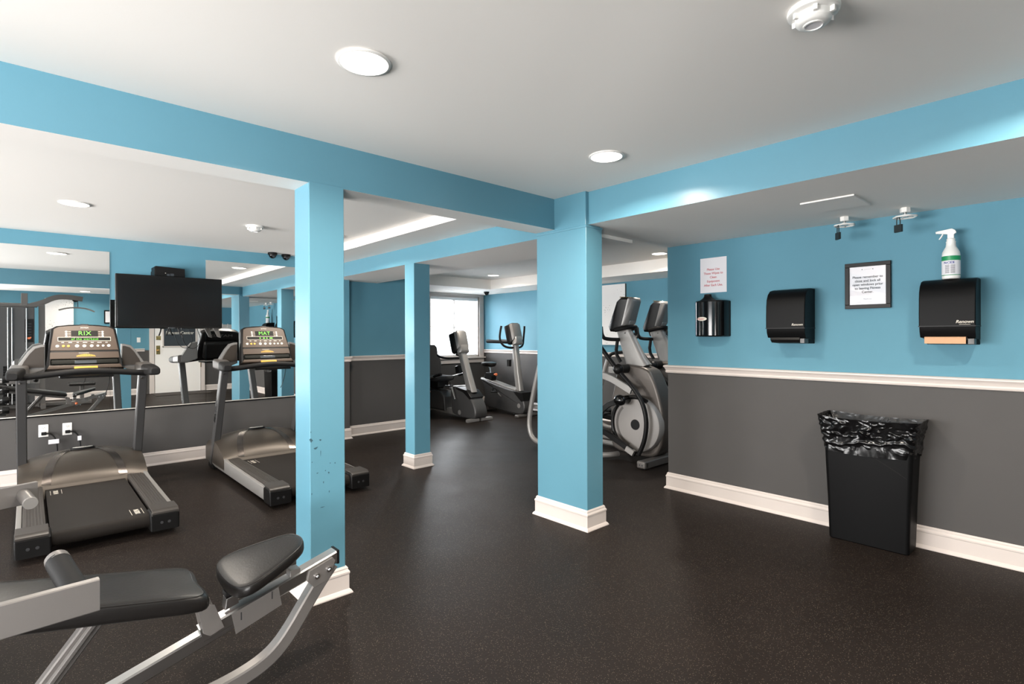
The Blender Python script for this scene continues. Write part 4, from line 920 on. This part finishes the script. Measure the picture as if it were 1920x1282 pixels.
# canvas on the far wall
def canvas(label, loc, rz, w, h):
    t = thing('canvas_print', label, 'wall art', loc, rz, 'pale canvas prints')
    MB().box((-w/2, -.036, 0), (w/2, -.002, h), .003).build('stretched_edge', 'brown', t)
    MB().box((-w/2+.001, -.0385, .001), (w/2-.001, -.0358, h-.001)).build('print', 'art', t)
canvas('pale canvas print on the far wall behind the elliptical trainers', (7.05, 5.46, 1.25), -PI/2, .90, .98)

# ---------------------------------------------------------------- behind the camera, seen in the mirrors
d = struct(MB().box((2.345, -2.0, .004), (3.355, -1.955, 2.05), .003).build('door_1', 'door', flat=False))
b = MB()
for lo, hi in (((2.235, -2.0, 0), (2.335, -1.94, 2.15)), ((3.365, -2.0, 0), (3.455, -1.94, 2.15)), ((2.235, -2.0, 2.06), (3.455, -1.94, 2.15))): b.box(lo, hi, .004)
b.build('door_frame', 'trim', d)
b = MB()
for lo, hi in (((2.505, -1.958, 1.15), (2.54, -1.94, 1.95)), ((3.24, -1.958, 1.15), (3.275, -1.94, 1.95)), ((2.505, -1.958, 1.15), (3.275, -1.94, 1.185)), ((2.505, -1.958, 1.92), (3.275, -1.94, 1.955))): b.box(lo, hi, .004)
b.build('door_lite_frame', 'trim', d)
g = MB().box((2.54, -1.956, 1.185), (3.24, -1.950, 1.92)).build('door_glass', 'dglass', d)
text('Fitness Center', .105, (2.89, -1.9485, 1.52), (1, 0, 0), ZU, 'cream', g, off=.002)
MB().box((2.375, -1.956, 1.34), (2.475, -1.950, 1.44), .002).build('deadbolt_plate', 'brass', d)
MB().box((2.375, -1.956, .98), (2.46, -1.948, 1.20), .003).cyl((2.415, -1.95, 1.08), (2.415, -1.90, 1.08), .014).ball((2.415, -1.885, 1.08), (.03, .022, .03)).build('door_handle', 'brass', d)
MB().box((3.352, -1.958, .62), (3.372, -1.936, .76), .003).build('hinge', 'brass', d)
t = tag(MB().box((2.25, -1.90, 0), (3.45, -1.15, .012), .004).build('door_mat', 'mat'), 'dark flat mat in front of the white door, seen in the mirror', 'mat')
t = thing('light_switch', 'small white light switch plate left of the door in the mirror', 'light switch', (2.02, -2.0, 1.345))
MB().box((-.036, 0, -.06), (.036, .006, .06), .002).build('plate', 'white', t); MB().box((-.008, .006, -.016), (.008, .012, .016), .002).build('toggle', 'white', t)
t = thing('coat_rack', 'white rail of coat hooks on the back wall, seen in the right mirror', 'coat rack', (4.0, -2.0, 1.62))
MB().box((-.33, 0, 0), (.33, .02, .13), .004).build('back_board', 'trim', t)
for k in range(5): MB().tube([(-.26+.13*k, .02, .07), (-.26+.13*k, .07, .05), (-.26+.13*k, .09, .08), (-.26+.13*k, .095, .15)], .008, 8, 2).build('hook', 'trim', t)
canvas('pale canvas print on the wall behind the home gym, seen in the left mirror', (.53, -2.0, 1.22), PI, .50, 1.08)
t = thing('framed_notice', 'small black framed notice beside the television, seen in the left mirror', 'framed notice', (1.44, -2.0, 1.74))
MB().box((-.10, .002, 0), (.10, .02, .32), .004).build('frame', 'black', t); MB().box((-.075, .02, .03), (.075, .0215, .29)).build('notice_sheet', 'paper', t)
# multi-station home gym
t = thing('home_gym', 'tall multi-station home gym with weight stack and lat pulldown arm, seen in the left mirror', 'home gym', (0, -.55, 0))
MB().box((-.62, -.10, .10), (.10, .12, 2.02), .01).build('stack_shroud', 'upr', t)
b = MB()
for k in range(14): b.box((-.36, .10, .16+.05*k), (-.16, .125, .206+.05*k), .003)
b.build('weight_stack', 'black', t)
for x in (-.50, -.29, -.23, -.02): MB().cyl((x, .135, .1), (x, .135, 2.0), .010).build('guide_rod', 'steel', t)
MB().box((-.56, .12, .9), (-.46, .13, 1.95), .002).build('mirror_strip', 'chrome', t)
pc = MB().box((-.045, .12, 1.32), (.085, .13, 1.78), .003).build('placard', 'black', t)
b = MB()
for k in range(5): b.box((-.030, .13, 1.46+.055*k), (.05, .1315, 1.475+.055*k))
b.build('placard_print', 'dglass', pc)
MB().ball((.01, .131, 1.40), (.035, .002, .02)).ball((.04, .131, 1.415), (.012, .002, .012)).build('placard_figure', 'orange', pc)
MB().tube([(-.62, 0, 2.06), (.14, 0, 2.06)], 0, sq=(.08, .08)).build('top_beam', 'dsilver', t, ang=25)
MB().box((-.10, -.05, 2.06), (-.0, .05, 2.30), .006).build('top_bracket', 'dsilver', t)
MB().box((.16, -.05, 0), (.26, .05, 2.08), .008).build('main_post', 'dsilver', t)
MB().tube([(.05, 0, 2.06), (.22, 0, 2.12), (.40, 0, 2.24), (.60, 0, 2.26), (.86, 0, 2.22)], 0, sq=(.07, .10), smooth=2).build('pulldown_arm', 'dsilver', t, ang=25)
MB().lathe([(.001, -.02), (.055, -.02), (.05, 0), (.055, .02), (.001, .02)], (.74, 0, 2.21), 'y', 24).build('pulley', 'black', t)
MB().tube([(.78, 0, 2.20), (.78, 0, 2.04)], .006, 8).build('cable', 'black', t)
MB().tube([(.47, .02, 1.98), (.62, .01, 2.03), (.78, 0, 2.04), (.94, -.01, 2.02), (1.06, -.02, 1.96)], .016, 10, 1).build('lat_bar', 'silver', t)
MB().tube([(-.55, 0, .05), (1.0, 0, .05)], 0, sq=(.10, .08)).build('base_beam', 'dsilver', t, ang=25)
MB().tube([(.22, -.42, .04), (.22, .42, .04)], 0, sq=(.08, .08)).build('base_foot', 'dsilver', t, ang=25)
MB().tube([(.84, 0, .08), (.84, 0, .40)], 0, sq=(.07, .07)).build('seat_post', 'dsilver', t, ang=25)
MB().box((.62, -.15, .40), (1.06, .15, .46), .02, 3).build('seat_pad', 'vinyl', t)
MB().box((.28, -.16, .75), (.36, .16, 1.25), .02, 3).build('back_pad', 'vinyl', t)
# dumbbell tower
t = thing('dumbbell_rack', 'black upright dumbbell tower at the left edge, seen in the left mirror', 'dumbbell rack', (-.34, 3.05, 0))
MB().box((-.16, -.20, 0), (.16, .20, .05), .008).box((-.02, -.05, .05), (.02, .05, .92), .006).build('stand', 'black', t)
for k in range(5): MB().box((-.10, -.11, .12+.15*k), (.10, -.08, .135+.15*k), .002).box((-.10, .08, .12+.15*k), (.10, .11, .135+.15*k), .002).box((-.10, -.11, .12+.15*k), (-.085, .11, .135+.15*k)).box((.085, -.11, .12+.15*k), (.10, .11, .135+.15*k)).build('cradle', 'black', t)
db = thing('dumbbell', 'dumbbell with chrome handle on the lowest cradle of the tower', 'dumbbell', (-.34, 3.16, .195), 0, 'dumbbells on the tower')
MB().cyl((-.065, 0, 0), (.065, 0, 0), .014, seg=14).build('handle', 'chrome', db)
for s in (-1, 1): MB().lathe([(.001, s*.06), (.045, s*.06), (.05, s*.07), (.05, s*.125), (.044, s*.135), (.001, s*.135)], (0, 0, 0), 'x', 8).build('weight_head', 'rub', db)
for k, w in ((1, 'second lowest'), (2, 'middle'), (3, 'second highest'), (4, 'top')):
    c = dup(db); c.location = (-.34, 3.16, .195+.15*k); c['label'] = 'dumbbell with chrome handle on the %s cradle of the tower' % w
